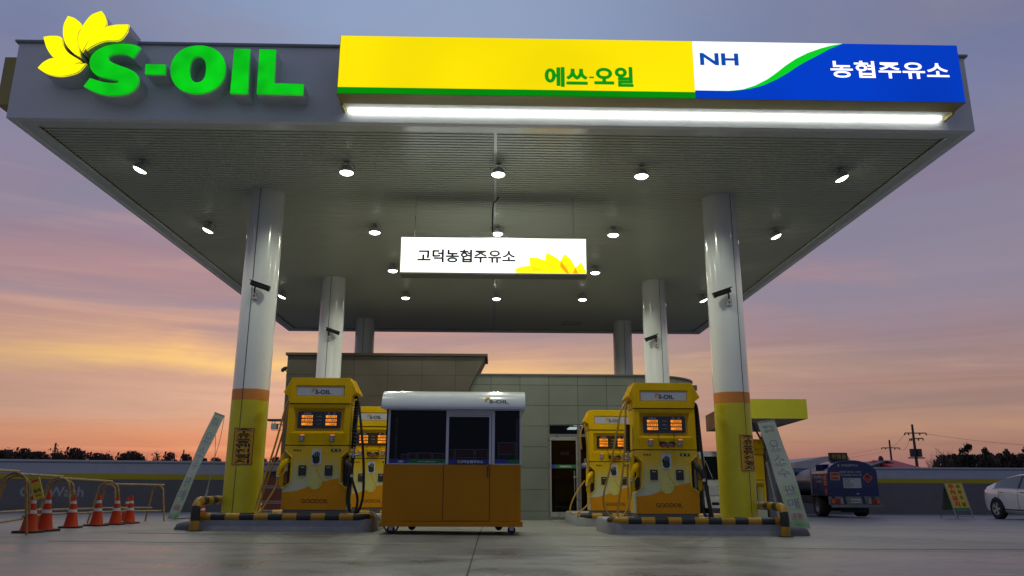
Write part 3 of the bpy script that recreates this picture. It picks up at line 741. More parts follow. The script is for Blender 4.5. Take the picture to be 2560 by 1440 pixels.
def build_guard(x, y0, y1, label, inner):
    g = ground(x, y0); t = thing('guard_arch', label, 'guard rail', (x, (y0+y1)/2, g), 0, 'striped guard arches')
    d = (y1-y0)/2; H = .45; r = .16; lean = 0
    pts = [(0, -d, -.05)] + [(0, -d+r*(1-math.cos(a)), H-r+r*math.sin(a)) for a in (math.radians(q) for q in range(0, 91, 15))] + [(0, d-r*(1-math.cos(a)), H-r+r*math.sin(a)) for a in (math.radians(q) for q in range(90, -1, -15))] + [(0, d, -.05)]
    mb = MB(); striped(mb, pts, .070, .205, 14, start=0); mb.build('pipe', [tape_y, tape_b], t, smooth=True)
    for y in (-d, d): MB().cyl((0, y, 0), .12, .012, 'Z', 16).build('base_plate', tape_b, t)
build_guard(at(488, 1290, 12.75).x, 12.75, 14.85, 'yellow and black striped arch at the outer end of the left island', 1)
build_guard(at(1962, 1300, 12.75).x, 12.75, 14.85, 'yellow and black striped arch at the outer end of the right island', -1)

# ------------------------------------------------------------------ fuel pumps
def sunburst(mb, cx, cz, r, y):
    for i in range(7):
        a = math.radians(200 - i*24); pts = []
        for k in range(7):
            u = k/6; w = .16*math.sin(PI*u)**.8; b = a + .35*(1-u)
            pts.append((cx+r*(.25+.75*u)*math.cos(b)-r*w*math.sin(b), cz+r*(.25+.75*u)*math.sin(b)+r*w*math.cos(b)))
        for k in range(5, 0, -1):
            u = k/6; w = .16*math.sin(PI*u)**.8; b = a + .35*(1-u)
            pts.append((cx+r*(.25+.75*u)*math.cos(b)+r*w*math.sin(b), cz+r*(.25+.75*u)*math.sin(b)-r*w*math.cos(b)))
        mb.prism(pts, y, y+.0012)
def logo(cx, cz, w, y, parent, im=None):
    """small printed mark: sunburst then the word, on a plate facing -y"""
    h = w*.19
    s = MB(); sunburst(s, cx-w*.40, cz+h*.25, h*.95, y); s.build('sunburst_mark', ink_orange, parent)
    tb = MB(); text_mb(tb, 'S-OIL', cx+w*.08, cz-h*.12, w*.86, h*1.2, y-.0015, bold=.022); tb.build('lettering', im or ink, parent)
def recess(mb, outer, hole, y0, dep, sl):
    """front skin with a sloped rectangular recess; outer = 4 corner points x,z, hole = x0,x1,z0,z1"""
    hx0, hx1, hz0, hz1 = hole
    H = [(hx0, hz0), (hx1, hz0), (hx1, hz1), (hx0, hz1)]; Bk = [(hx0+sl, hz0+sl*.6), (hx1-sl, hz0+sl*.6), (hx1-sl, hz1-sl), (hx0+sl, hz1-sl)]
    vs = [(p[0], y0, p[1]) for p in outer]+[(p[0], y0, p[1]) for p in H]+[(p[0], y0+dep, p[1]) for p in Bk]
    k0 = mb.k
    mb.add(vs, [(i, (i+1) % 4, 4+(i+1) % 4, 4+i) for i in range(4)])
    mb.mi(1).add(vs, [(4+i, 4+(i+1) % 4, 8+(i+1) % 4, 8+i) for i in range(4)] + [(8, 9, 10, 11)]); mb.mi(k0)
def shell(mb, outer, y0, y1):
    n = len(outer); vs = [(p[0], y0, p[1]) for p in outer]+[(p[0], y1, p[1]) for p in outer]
    mb.add(vs, [(i, n+i, n+(i+1) % n, (i+1) % n) for i in range(n)] + [tuple(range(n, 2*n))])
def gradient_print():
    m = bpy.data.materials.new('yellow to white printed sheet'); m.use_nodes = True; nt = m.node_tree; L = nt.links.new; p = nt.nodes['Principled BSDF']
    tc = nt.nodes.new('ShaderNodeTexCoord'); sp = nt.nodes.new('ShaderNodeSeparateXYZ'); L(tc.outputs['Object'], sp.inputs[0])
    r = nt.nodes.new('ShaderNodeValToRGB'); cr = r.color_ramp; cr.elements[0].position = .42; cr.elements[0].color = (.50, .53, .40, 1)
    cr.elements[1].position = .98; cr.elements[1].color = (.68, .44, .004, 1); e = cr.elements.new(.72); e.color = (.54, .50, .17, 1)
    L(sp.outputs[2], r.inputs[0]); L(r.outputs[0], p.inputs['Base Color']); p.inputs['Roughness'].default_value = .35; return m
print_m = gradient_print()
def build_pump(loc, label, vals, hoses, tag_strap, rz=0, group='yellow fuel pumps'):
    t = thing('fuel_pump', label, 'fuel pump', loc, rz, group)
    D = .56
    MB().box(-.50, .50, .02, D-.02, 0, .10).build('plinth', plinth, t, bevel=.004)
    # lower cabinet: notched front sheet, core and side wings
    nt_ = lambda s: [(s*.525, .10), (s*.525, .43), (s*.405, .53), (s*.405, .93), (s*.525, 1.04), (s*.525, 1.115)]
    out = nt_(1) + nt_(-1)[::-1]
    lo = MB().prism(out, 0, .30).mi(1).box(-.525, .525, .302, D, .10, 1.115).mi(0).build('lower_cabinet', [print_m, yellow], t, bevel=.004)
    wave = [(-.523, .373), (-.40, .382), (-.27, .402), (-.16, .442), (-.05, .49), (.05, .522), (.14, .547), (.27, .576), (.404, .602), (.404, .529), (.523, .43), (.523, .102), (-.523, .102)]
    MB().prism(wave, -.003, -.001).build('orange_wave', orange, lo)
    tb = MB(); text_mb(tb, 'GOODOIL', .02, .235, .44, .068, -.0045, bold=.016, space=1.0); tb.build('lettering', mat('brown ink', (.05, .018, .004), .5, var=0), lo)
    for s in (-1, 1):
        nm = MB().box(s*.525-.001 if s > 0 else -.524, s*.524 if s > 0 else -.406, .05, .29, .50, .96) if False else MB()
        x0, x1 = (.408, .522) if s > 0 else (-.522, -.408)
        nm.box(x0, x1, .262, .298, .50, .97)                      # dark liner at the back of the niche
        nm.box(x0, x1, .03, .262, .50, .515)
        nm.build('nozzle_niche', black, t)
        fr = MB(); P = [(s*.525, .425), (s*.402, .528), (s*.402, .932), (s*.525, 1.045)]
        fr.tube([(p[0], -.004, p[1]) for p in P], .012, 6); fr.build('niche_frame', yellow, t)
        fl = MB().prism([(s*.53, .44), (s*.60, .50), (s*.60, .97), (s*.53, 1.03)], .04, .055); fl.build('niche_guard', yellow, t)
    # labels on the lower cabinet
    tb = MB(); text_mb(tb, '휘발유', -.315, 1.045, .135, .036, -.003, bold=.02, space=1.15); tb.build('fuel_name', mat('brown ink', (.05, .018, .004)), lo)
    gl = MB().box(.235, .395, -.004, -.001, 1.025, 1.068).build('fuel_label', ink_green, lo)
    tb = MB(); text_mb(tb, '경   유', .315, 1.046, .11, .03, -.006, bold=.02); tb.build('lettering', ink_white, gl)
    pl = MB().prism(rrect(.0, .94, .165, .25, .02), -.005, -.001).build('static_pad', plate_w, lo)
    hb = MB(); hb.prism(rrect(0, .890, .115, .115, .045), -.008, -.0055)
    for i, (fx, top, wd) in enumerate(((-.044, .990, .021), (-.016, 1.020, .022), (.014, 1.028, .022), (.042, 1.010, .021))):
        hb.prism(rrect(fx, (top+.91)/2, wd, top-.91, .009, 3), -.0085, -.0055)
    hb.prism([(-.052, .90), (-.076, .955), (-.064, .968), (-.03, .93)], -.0085, -.0055)
    hb.build('hand_symbol', ink_green, pl)
    dp = MB(); pts = [(0, .79)] + [(.118*math.sin(a)*(1 if True else 0), .505-.118*math.cos(a)) for a in (math.radians(q) for q in range(115, -116, -15))][:]
    pts = [(0.0, .79), (.055, .66)] + [(.118*math.cos(a), .535+.118*math.sin(a)) for a in (math.radians(q) for q in range(25, -206, -15))] + [(-.055, .66)]
    dp.prism(pts, -.006, -.0035); dp.build('oil_drop_emblem', mat('pale oil drop', (.58, .56, .16), .3, var=.1, vscale=9), lo)
    dr = MB(); dr.tube([(0.0, -.008, .79), (.06, -.008, .665), (.11, -.008, .59), (.122, -.008, .52)], .006, 5); dr.build('drop_rim', yellow, lo)
    for x in (-.215, .215):
        k = MB().prism(rrect(x, .72, .125, .165, .01), -.012, -.001).build('card_reader', black, lo)
        MB().box(x-.03, x+.03, -.014, -.0125, .765, .775).build('reader_mark', plate_w, k)
    # display head
    MB().box(-.515, .515, .012, D, 1.116, 1.134).build('seam_strip', brown, t)
    O1 = [(-.523, 1.135), (.523, 1.135), (.515, 1.80), (-.515, 1.80)]
    m2 = MB(); recess(m2, O1, (-.43, .43, 1.34, 1.745), 0, .05, .045); shell(m2, O1, 0, D); md = m2.build('display_cabinet', [yellow, yellow_shade], t)
    ds = MB().prism(rrect(0, 1.545, .71, .275, .02), .026, .048).build('display', mat('display glass black', (.012, .012, .02), .15, var=0, coat=.5), md)
    ws = MB()
    for k, x in enumerate((-.20, .20)):
        for r in range(3):
            z = 1.60 - r*.062
            lc = MB().box(x-.09, x+.09, .023, .0255, z-.0205, z+.0205).build('lit_readout', lcd, ds)
            tb = MB(); s_ = vals[k][r]; w_ = .027*len(s_); text_mb(tb, s_, x+.08-w_/2, z, w_, .032, .0215, shear=.15, bold=.02); tb.build('digits', mat('readout ink', (.03, .005, .0), .5, var=0), lc)
    text_mb(ws, '휘발유', -.20, 1.652, .13, .03, .0245, bold=.02, space=1.2); text_mb(ws, '경    유', .20, 1.652, .14, .03, .0245, bold=.02)
    text_mb(ws, 'WON', 0, 1.60, .075, .016, .0245); text_mb(ws, 'LITER', 0, 1.538, .08, .016, .0245); text_mb(ws, 'UNIT PRICE', 0, 1.476, .09, .010, .0245)
    ws.build('lettering', mat('display print', (.45, .45, .5), .5, var=0), ds)
    sl = MB().add([(-.45, -.001, 1.15), (.45, -.001, 1.15), (.44, -.001, 1.165), (-.44, -.001, 1.165), (-.45, -.018, 1.325), (.45, -.018, 1.325), (.44, -.001, 1.335), (-.44, -.001, 1.335)],
                  [(0,1,2,3),(3,2,5,4),(4,5,6,7)]).build('keypad_shelf', yellow, md)
    for x in (-.265, .14+.075):
        x = -.255 if x < 0 else .24
        kp = MB().prism([(x-.045, 1.185), (x+.035, 1.185), (x+.045, 1.31), (x-.035, 1.31)], -.026, -.012).build('keypad', mat('keypad grey', (.14, .16, .20), .4), md)
        MB().prism([(x-.030, 1.282), (x+.041, 1.282), (x+.043, 1.305), (x-.028, 1.305)], -.029, -.0265).build('keypad_screen', lcd_dim, kp)
        kk = MB()
        for i in range(3):
            for j in range(3): kk.box(x-.033+i*.018+j*.004, x-.020+i*.018+j*.004, -.029, -.0265, 1.20+j*.024, 1.215+j*.024)
        kk.build('keys', plate_w, kp)
    MB().box(-.505, .505, .012, D, 1.801, 1.819).build('seam_strip', brown, t)
    # top
    O2 = [(-.51, 1.82), (.51, 1.82), (.49, 2.24), (-.49, 2.24)]
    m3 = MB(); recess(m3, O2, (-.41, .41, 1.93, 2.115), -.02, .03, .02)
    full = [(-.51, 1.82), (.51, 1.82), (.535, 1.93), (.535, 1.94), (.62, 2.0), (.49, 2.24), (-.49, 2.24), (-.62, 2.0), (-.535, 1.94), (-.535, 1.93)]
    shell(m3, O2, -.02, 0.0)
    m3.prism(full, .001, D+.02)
    hd = m3.build('top_housing', [yellow, yellow_shade], t, bevel=.005)
    MB().box(-.39, .39, -.008, .006, 1.945, 2.093).build('name_plate', plate_w, hd)
    logo(.02, 2.015, .30, -.0105, hd)
    # fluted side trims
    for s in (-1, 1):
        f = MB()
        for k in range(3): f.tube([(s*(.50+.006*k), .10+.13*k, 2.235), (s*(.625), .10+.13*k, 2.005)], .010, 6)
        f.build('side_rib', yellow, hd)
    # hoses, nozzles
    for kind, path in hoses:
        if kind == 'y': MB().tube(smooth_path(path, 8), .0165, 8).build('yellow_hose', hose_y, t, smooth=True)
        elif kind == 'b': MB().tube(smooth_path(path, 8), .021, 8).build('black_hose', rubber, t, smooth=True)
        elif kind == 'coil':
            P = smooth_path(path, 14); k = MB(); k.tube(P, [(.05 if i % 2 else .038) for i in range(len(P))], 8); k.build('spring_guard', rubber, t)
        elif kind == 'swivel':
            p = Vector(path); k = MB(); k.cyl(p+Vector((0, 0, -.06)), .03, .09, 'Z', 10).cyl(p+Vector((-.07, 0, -.02)), .025, .14, 'X', 10).cyl(p+Vector((0, 0, .03)), .018, .08, 'Z', 8); k.build('swivel_joint', grey_metal, t, smooth=True)
        elif kind in ('ny', 'nb'):
            s = path; mt_ = yellow if kind == 'ny' else black
            k = MB(); k.tube([(s*.455, .10, .90), (s*.47, .06, .885), (s*.52, .0, .84), (s*.575, -.03, .76), (s*.60, -.035, .66)], [.022, .045, .052, .038, .030], 8)
            k.tube([(s*.50, -.0, .80), (s*.50, -.01, .70), (s*.535, -.02, .64), (s*.59, -.035, .66)], .011, 6)
            k.tube([(s*.455, .10, .90), (s*.44, .16, .80), (s*.44, .18, .68)], .014, 6)
            k.build('nozzle', mt_, t, smooth=True)
            MB().cyl((s*.603, -.035, .615), .026, .05, 'Z', 10).build('nozzle_collar', plate_w, t)
    if tag_strap:
        k = MB(); k.tube([(-.12, .02, 1.42), (-.11, -.025, 1.27), (-.09, -.035, 1.22)], .006, 5); k.tube([(.16, .02, 1.42), (.14, -.025, 1.27), (.13, -.035, 1.22)], .006, 5); k.build('strap', black, t)
        k = MB(); k.box(-.11, .16, -.055, -.03, 1.19, 1.24).box(-.10, -.01, -.07, -.031, 1.235, 1.26).box(.06, .14, -.07, -.031, 1.235, 1.26); k.build('tag_plate', black, t, bevel=.004)
        k = MB(); k.box(-.09, -.02, -.063, -.05, 1.165, 1.20).box(.0, .05, -.063, -.05, 1.155, 1.20).box(.08, .15, -.063, -.05, 1.165, 1.20).build('tag_clips', mat('dull red plastic', (.30, .03, .03), .4), t, bevel=.004)
        k = MB(); text_mb(k, '카드 영수증', .02, 1.215, .17, .022, -.0565, bold=.01); k.build('tag_lettering', plate_w, t)
    return t
Hl = [('y', [(-.53, .16, 1.93), (-.57, .12, 1.84), (-.60, .05, 1.65), (-.68, -.02, 1.15), (-.81, -.08, .55), (-.89, -.12, .14), (-.86, -.2, .035), (-.80, -.2, .05), (-.72, -.14, .22), (-.62, -.05, .45), (-.603, -.035, .61)]),
      ('y', [(-.53, .22, 1.93), (-.57, .2, 1.78), (-.60, .15, 1.45), (-.70, .12, .95), (-.84, .1, .42), (-.90, .06, .10), (-.84, .0, .03), (-.70, .0, .02), (-.50, .05, .03)]),
      ('ny', -1), ('coil', [(-.56, .3, 1.36), (-.56, .3, 1.1)]),
      ('coil', [(.60, .16, 1.88), (.585, .14, 1.6), (.58, .14, 1.45), (.58, .14, 1.08)]), ('swivel', (.60, .05, .99)),
      ('b', [(.55, .2, 1.93), (.62, .1, 1.91), (.68, .03, 1.6), (.74, .0, 1.2), (.79, -.03, .75), (.80, -.05, .30), (.72, -.06, .04), (.62, -.05, .05), (.545, -.02, .25), (.555, .0, .6), (.58, .05, .95)]),
      ('b', [(.603, -.035, .61), (.65, -.06, .48), (.72, -.07, .28), (.70, -.09, .08), (.63, -.09, .06), (.585, -.05, .25), (.585, .02, .6), (.60, .06, .93)]), ('nb', 1)]
Hr = [('y', [(-.55, .16, 1.93), (-.62, .08, 1.92), (-.73, -.02, 1.77), (-.81, -.05, 1.44), (-.95, -.10, .84), (-1.08, -.14, .38), (-1.04, -.16, .13), (-.90, -.17, .04), (-.74, -.12, .10), (-.62, -.05, .36), (-.603, -.035, .61)]),
      ('y', [(-.55, .20, 1.92), (-.62, .14, 1.86), (-.66, .06, 1.44), (-.70, .02, .97), (-.78, -.05, .51), (-.85, -.1, .13), (-.82, -.13, .035), (-.72, -.12, .07), (-.65, .0, .30), (-.64, .1, .65), (-.62, .14, .9)]),
      ('ny', -1), ('coil', [(-.60, .14, 1.55), (-.61, .14, 1.35), (-.61, .14, 1.08)]), ('swivel', (-.62, .08, 1.0)),
      ('coil', [(.565, .14, 1.88), (.575, .14, 1.5), (.59, .14, 1.1)]),
      ('b', [(.55, .2, 1.92), (.585, .1, 1.85), (.60, .05, 1.4), (.62, .02, .9), (.66, -.02, .44), (.70, -.05, .10), (.72, -.05, .03)]),
      ('b', [(.603, -.035, .61), (.64, -.05, .35), (.67, -.04, .08), (.62, .0, .03), (.57, .06, .3), (.59, .1, .9)]), ('nb', 1)]
H4 = [('y', [(-.55, .16, 1.93), (-.60, .08, 1.9), (-.57, .04, 1.5), (-.55, .02, 1.0), (-.54, -.02, .5), (-.60, -.08, .22), (-.85, -.12, .04), (-.98, -.12, .08), (-.90, -.1, .35), (-.72, -.05, .62), (-.64, -.035, .72)]),
      ('y', [(-.55, .2, 1.92), (-.66, .15, 1.85), (-.70, .12, 1.65), (-.68, .12, 1.4)]), ('ny', -1), ('swivel', (-.62, .06, 1.08)),
      ('b', [(.55, .2, 1.92), (.60, .1, 1.7), (.63, .02, .9), (.68, -.02, .3), (.66, -.05, .03)]), ('nb', 1)]
p1 = at(782, 1283, 13.15); p2 = at(1672, 1297, 13.15); p3 = at(924, 1262, 17.3); p4 = at(1537, 1272, 17.3)
build_pump((p1.x, 13.15, ZI1+.002), 'yellow fuel pump on the front left island, with a thick black hose loop', (('27000', '18.368', '1470'), ('39215', '31.000', '1265')), Hl, False)
build_pump((p2.x, 13.15, ZI2+.002), 'yellow fuel pump on the front right island with long yellow hose loops', (('50000', '34.014', '1470'), ('50000', '39.526', '1265')), Hr, True)
build_pump((p3.x, 17.3, ZI3+.002), 'yellow fuel pump behind the booth, half hidden on the rear left island', (('32000', '21.768', '1470'), ('30000', '23.715', '1265')), [h for h in Hl if h[0] != 'y'], True)
build_pump((p4.x, 17.3, ZI4+.002), 'yellow fuel pump on the rear right island in front of the glass door', (('20000', '13.605', '1470'), ('8000', '6.324', '1265')), H4, True)
build_pump((7.45, 22.6, ground(7.45, 22.6)), 'sideways yellow fuel pump under the small side canopy', (('10000', '10.000', '1000'), ('10000', '10.000', '1000')), [], False, rz=math.radians(102))

# ------------------------------------------------------------------ attendant booth
def build_booth():
    Y0 = 12.42
    Q = lambda u, v: at(920+u/2.88, 860+v/2.88, Y0)
    L = Q(112, 870); R = Q(1100, 875); x0, x1 = L.x, R.x; cx = (x0+x1)/2; g = ground(cx, Y0); w = (x1-x0)/2
    t = thing('attendant_booth', 'small wheeled booth with orange base, dark windows and curved white roof', 'booth', (cx, Y0, g))
    D = 1.35
    X = lambda u: Q(u, 870).x-cx
    Z = lambda v: Q(600, v).z-g
    zb, zs, zt = Z(1278), Z(868), Z(470)
    fm = mat('booth frame white', (.60, .61, .70), .35, var=.05)
    b = MB().box(-w, w, 0, .03, zb, zs).box(-w, w, D-.03, D, zb, zs).box(-w, -w+.03, .03, D-.03, zb, zs).box(w-.03, w, .03, D-.03, zb, zs); b.build('lower_panel', booth_orange, t, bevel=.004)
    dr = MB().box(X(549), X(873), -.012, -.001, zb+.012, zs-.006).build('door_panel', booth_orange, t, bevel=.005)
    for u in (545, 876): MB().box(X(u)-.004, X(u)+.004, -.004, -.0005, zb+.006, zs-.006).build('panel_gap', brown, t)
    MB().box(X(858), X(866), -.035, -.013, Z(960), Z(878)).build('handle', dark_metal, dr, bevel=.004)
    MB().box(-w-.03, w+.03, -.04, D+.03, zb-.075, zb-.003).build('base_rail', booth_orange, t, bevel=.006)
    MB().box(-w, w, .031, D-.031, zb, zb+.03).build('floor', dark_metal, t)
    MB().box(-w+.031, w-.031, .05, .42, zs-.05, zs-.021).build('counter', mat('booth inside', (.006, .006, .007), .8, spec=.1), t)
    # window frames
    fr = MB(); e = .028
    for u0, u1 in ((132, 148), (557, 577), (889, 911), (1091, 1102)): fr.box(X(u0), X(u1), 0, .045, zs+.002, zt)
    fr.box(X(148)+.0005, X(557)-.0005, 0, .045, zs+.002, zs+.014).box(X(148)+.0005, X(557)-.0005, 0, .045, zt-.018, zt).box(X(911)+.0005, X(1091)-.0005, 0, .045, zs+.002, zs+.014).box(X(911)+.0005, X(1091)-.0005, 0, .045, zt-.018, zt)
    fr.box(X(577)+.0005, X(889)-.0005, 0, .045, Z(512), zt)
    for x in (-w, w-.04): MB().box(x, x+.04, D-.045, D-.0005, zs+.002, zt).build('corner_post', fm, t)
    fr.build('window_frame', fm, t, bevel=.003)
    df = MB().box(X(870), X(886), -.010, .03, zs+.004, Z(514)).box(X(577)+.002, X(870)-.0005, -.010, .03, Z(524), Z(514)).build('door_frame', fm, t, bevel=.003)
    gm = glass('booth glass', (.62, .64, .68), .02)
    gl = {}
    for nm, u0, u1, v in (('window_pane', 148, 557, 480), ('door_pane', 579, 869, 524), ('window_pane', 911, 1091, 485)):
        gl[u0] = MB().box(X(u0)+.001, X(u1)-.001, .016, .022, zs+.004, Z(v)).build(nm, gm, t)
    for x in (-w+.012, w-.018): MB().box(x, x+.006, .05, D-.05, zs+.004, zt).build('side_pane', gm, t)
    # the back is a dark panel
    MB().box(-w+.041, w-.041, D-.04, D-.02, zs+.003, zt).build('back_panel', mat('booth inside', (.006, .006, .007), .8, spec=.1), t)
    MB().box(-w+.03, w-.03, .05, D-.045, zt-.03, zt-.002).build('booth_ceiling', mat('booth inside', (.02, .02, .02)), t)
    # printed band along the foot of the glass
    bl = mat('band blue', (.02, .035, .30), .4, var=0); gn = mat('band green', (.01, .14, .05), .4, var=0); za, zc = Z(864), Z(830)
    p = gl[148]; MB().prism([(X(149), za), (X(272), za), (X(300), zc), (X(149), zc)], .011, .015).build('blue_band', bl, p); MB().prism([(X(273), za), (X(556), za), (X(556), zc), (X(301), zc)], .011, .015).build('green_band', gn, p)
    tb = MB(); text_mb(tb, 'NH', X(234), (za+zc)/2, .075, .034, .009, bold=.02); tb.build('lettering', ink_white, p); tb = MB(); text_mb(tb, 'www.nonghyup.com', X(422), (za+zc)/2, .28, .022, .009, bold=.01); tb.build('lettering', ink_white, p)
    p = gl[579]; MB().box(X(579)+.002, X(869)-.002, .011, .015, za, zc).build('blue_band', bl, p)
    tb = MB(); text_mb(tb, '고덕농협주유소', X(745), (za+zc)/2, .36, .046, .009, bold=.02, space=1.1); tb.build('lettering', ink_white, p)
    em_ = MB().prism(rrect(X(652), (za+zc)/2, .035, .05, .012), .007, .010); em_.build('round_mark', mat('pale orange ink', (.5, .25, .12), .5), p)
    p = gl[911]; MB().prism([(X(912), za), (X(996), za), (X(1018), zc), (X(912), zc)], .011, .015).build('blue_band', bl, p); MB().prism([(X(997), za), (X(1090), za), (X(1090), zc), (X(1019), zc)], .011, .015).build('green_band', gn, p)
    # curved roof
    R0 = zt; RP = [(-.175, .03), (-.162, .09), (-.125, .155), (-.065, .215), (.02, .262), (.14, .295), (.32, .318)]
    prof = [(-.17, R0+.0)] + [(y, R0+z) for y, z in RP] + [(D-.2, R0+.318), (D+.08, R0+.20), (D+.08, R0)]
    xl, xr = Q(108, 460).x-cx, Q(1130, 465).x-cx
    n = len(prof); vs = [(xl, y, z) for y, z in prof]+[(xr, y, z) for y, z in prof]
    fs = [(i, n+i, n+(i+1) % n, (i+1) % n) for i in range(n)]+[tuple(range(n))[::-1], tuple(range(n, 2*n))]
    rf = mesh('roof', vs, fs, mat('glossy white roof', (.80, .84, .85), .18, var=.04, coat=.5), t, smooth=True)
    MB().box(xl-.004, xr+.004, -.186, -.178, R0-.012, R0+.022).build('roof_gutter', fm, rf)
    # mark on the roof front, bent to the curve
    def bend(p):
        z = p[2]-R0
        for (ya, za), (yb, zb_) in zip(RP, RP[1:]):
            if z <= zb_: return (p[0], ya+(yb-ya)*(z-za)/(zb_-za)-.004+p[1], p[2])
        return (p[0], RP[-1][0], p[2])
    c = Q(945, 424); lz = Q(900, 422).z-g; tb = MB(); text_mb(tb, 'S-OIL', X(938), lz, .30, .052, 0, bold=.03, fn=bend); tb.build('lettering', ink_green, rf)
    sb = MB(); sunburst(sb, X(862), lz+.02, .06, -.0); sb.v = [Vector(bend(v)) for v in sb.v]; sb.build('sunburst_mark', ink_orange, rf)
    # castors
    for i, (x, y) in enumerate(((-w+.14, .10), (w-.14, .10), (-w+.35, D-.12), (w-.33, D-.12))):
        c = MB().box(x-.05, x+.05, y-.04, y+.04, zb-.09, zb-.076).box(x-.03, x+.03, y-.035, y-.028, .06, zb-.09).box(x-.03, x+.03, y+.028, y+.035, .06, zb-.09).build('castor', grey_metal, t)
        MB().cyl((x, y-.022, .065), .063, .044, 'Y', 18).build('castor_wheel', rubber, c, bevel=.006)
    return cx, Y0, g, zs, X, Z, D
cx, Y0b, gb, zsb, Xb, Zb, Db = build_booth()
def build_reflection_racks():  # rack shapes modelled behind the glass in place of a reflection on it
    """white framed racks with red and green boards added to stand in for reflections in the booth glass"""
    wm = mat('reflection frame pale', (.75, .76, .76), .5); rm = mat('reflection red board', (.6, .05, .05), .6); gm = mat('reflection green board', (.02, .20, .07), .6)
    def rack(w, h, red, loc, lab, rz=0):
        t = thing('reflection_rack', lab, 'rack', loc, rz, 'reflection stand-ins inside the booth'); e = .014; nz = 2 if red else 1
        f = MB().box(-w/2, -w/2+e, -.01, .01, 0, h).box(w/2-e, w/2, -.01, .01, 0, h)
        for z in (0, h*.48, h-e): f.box(-w/2+e, w/2-e, -.01, .01, z, z+e)
        f.build('frame', wm, t)
        MB().box(-w/2+e+.003, w/2-e-.003, -.004, .004, e+.01, h*.46).build('green_board', gm, t); MB().box(-w/2+e+.003, w/2-e-.003, -.004, .004, h*.48+e+.01, h-e-.01).build('red_board', rm, t)
    y = Y0b+.13
    def px(u0, u1, v0, v1, lab, rz=0):
        a = at(920+u0/2.88, 860+v0/2.88, y); b = at(920+u1/2.88, 860+v1/2.88, y)
        zc = gb+zsb-.02; rack(b.x-a.x, a.z-zc, True, ((a.x+b.x)/2, y, zc), lab, rz)
    px(240, 285, 790, 828, 'narrow reflection stand-in at the left end of the booth window row', .0)
    px(293, 350, 783, 828, 'second reflection stand-in from the left behind the booth left window')
    px(357, 458, 781, 828, 'widest reflection stand-in behind the booth left window')
    px(463, 545, 783, 828, 'reflection stand-in beside the left mullion of the booth door')
    px(572, 622, 758, 828, 'narrow reflection stand-in behind the left edge of the booth door glass')
    px(627, 765, 757, 828, 'widest red and green reflection stand-in in the middle of the booth door glass')
    px(771, 864, 757, 828, 'reflection stand-in behind the right edge of the booth door glass')
    px(936, 1066, 708, 800, 'tallest red and green reflection stand-in behind the booth right window')
build_reflection_racks()
def build_booth_cable():
    g = ground(-2, 12.8)
    P = smooth_path([(-2.06, 13.5, ZI1+.03), (-1.98, 13.1, ZI1+.07), (-1.86, 12.95, ZI1+.02), (-1.72, 12.9, g+.06), (-1.68, 12.9, g+.02), (-1.55, 12.9, g+.02), (-1.45, 12.75, g+.2)], 6)
    tag(MB().tube(P, .014, 8).build('power_cable', mat('grey conduit', (.25, .25, .26), .5), smooth=True), 'grey cable from the left pump island to the booth', 'cable')
build_booth_cable()

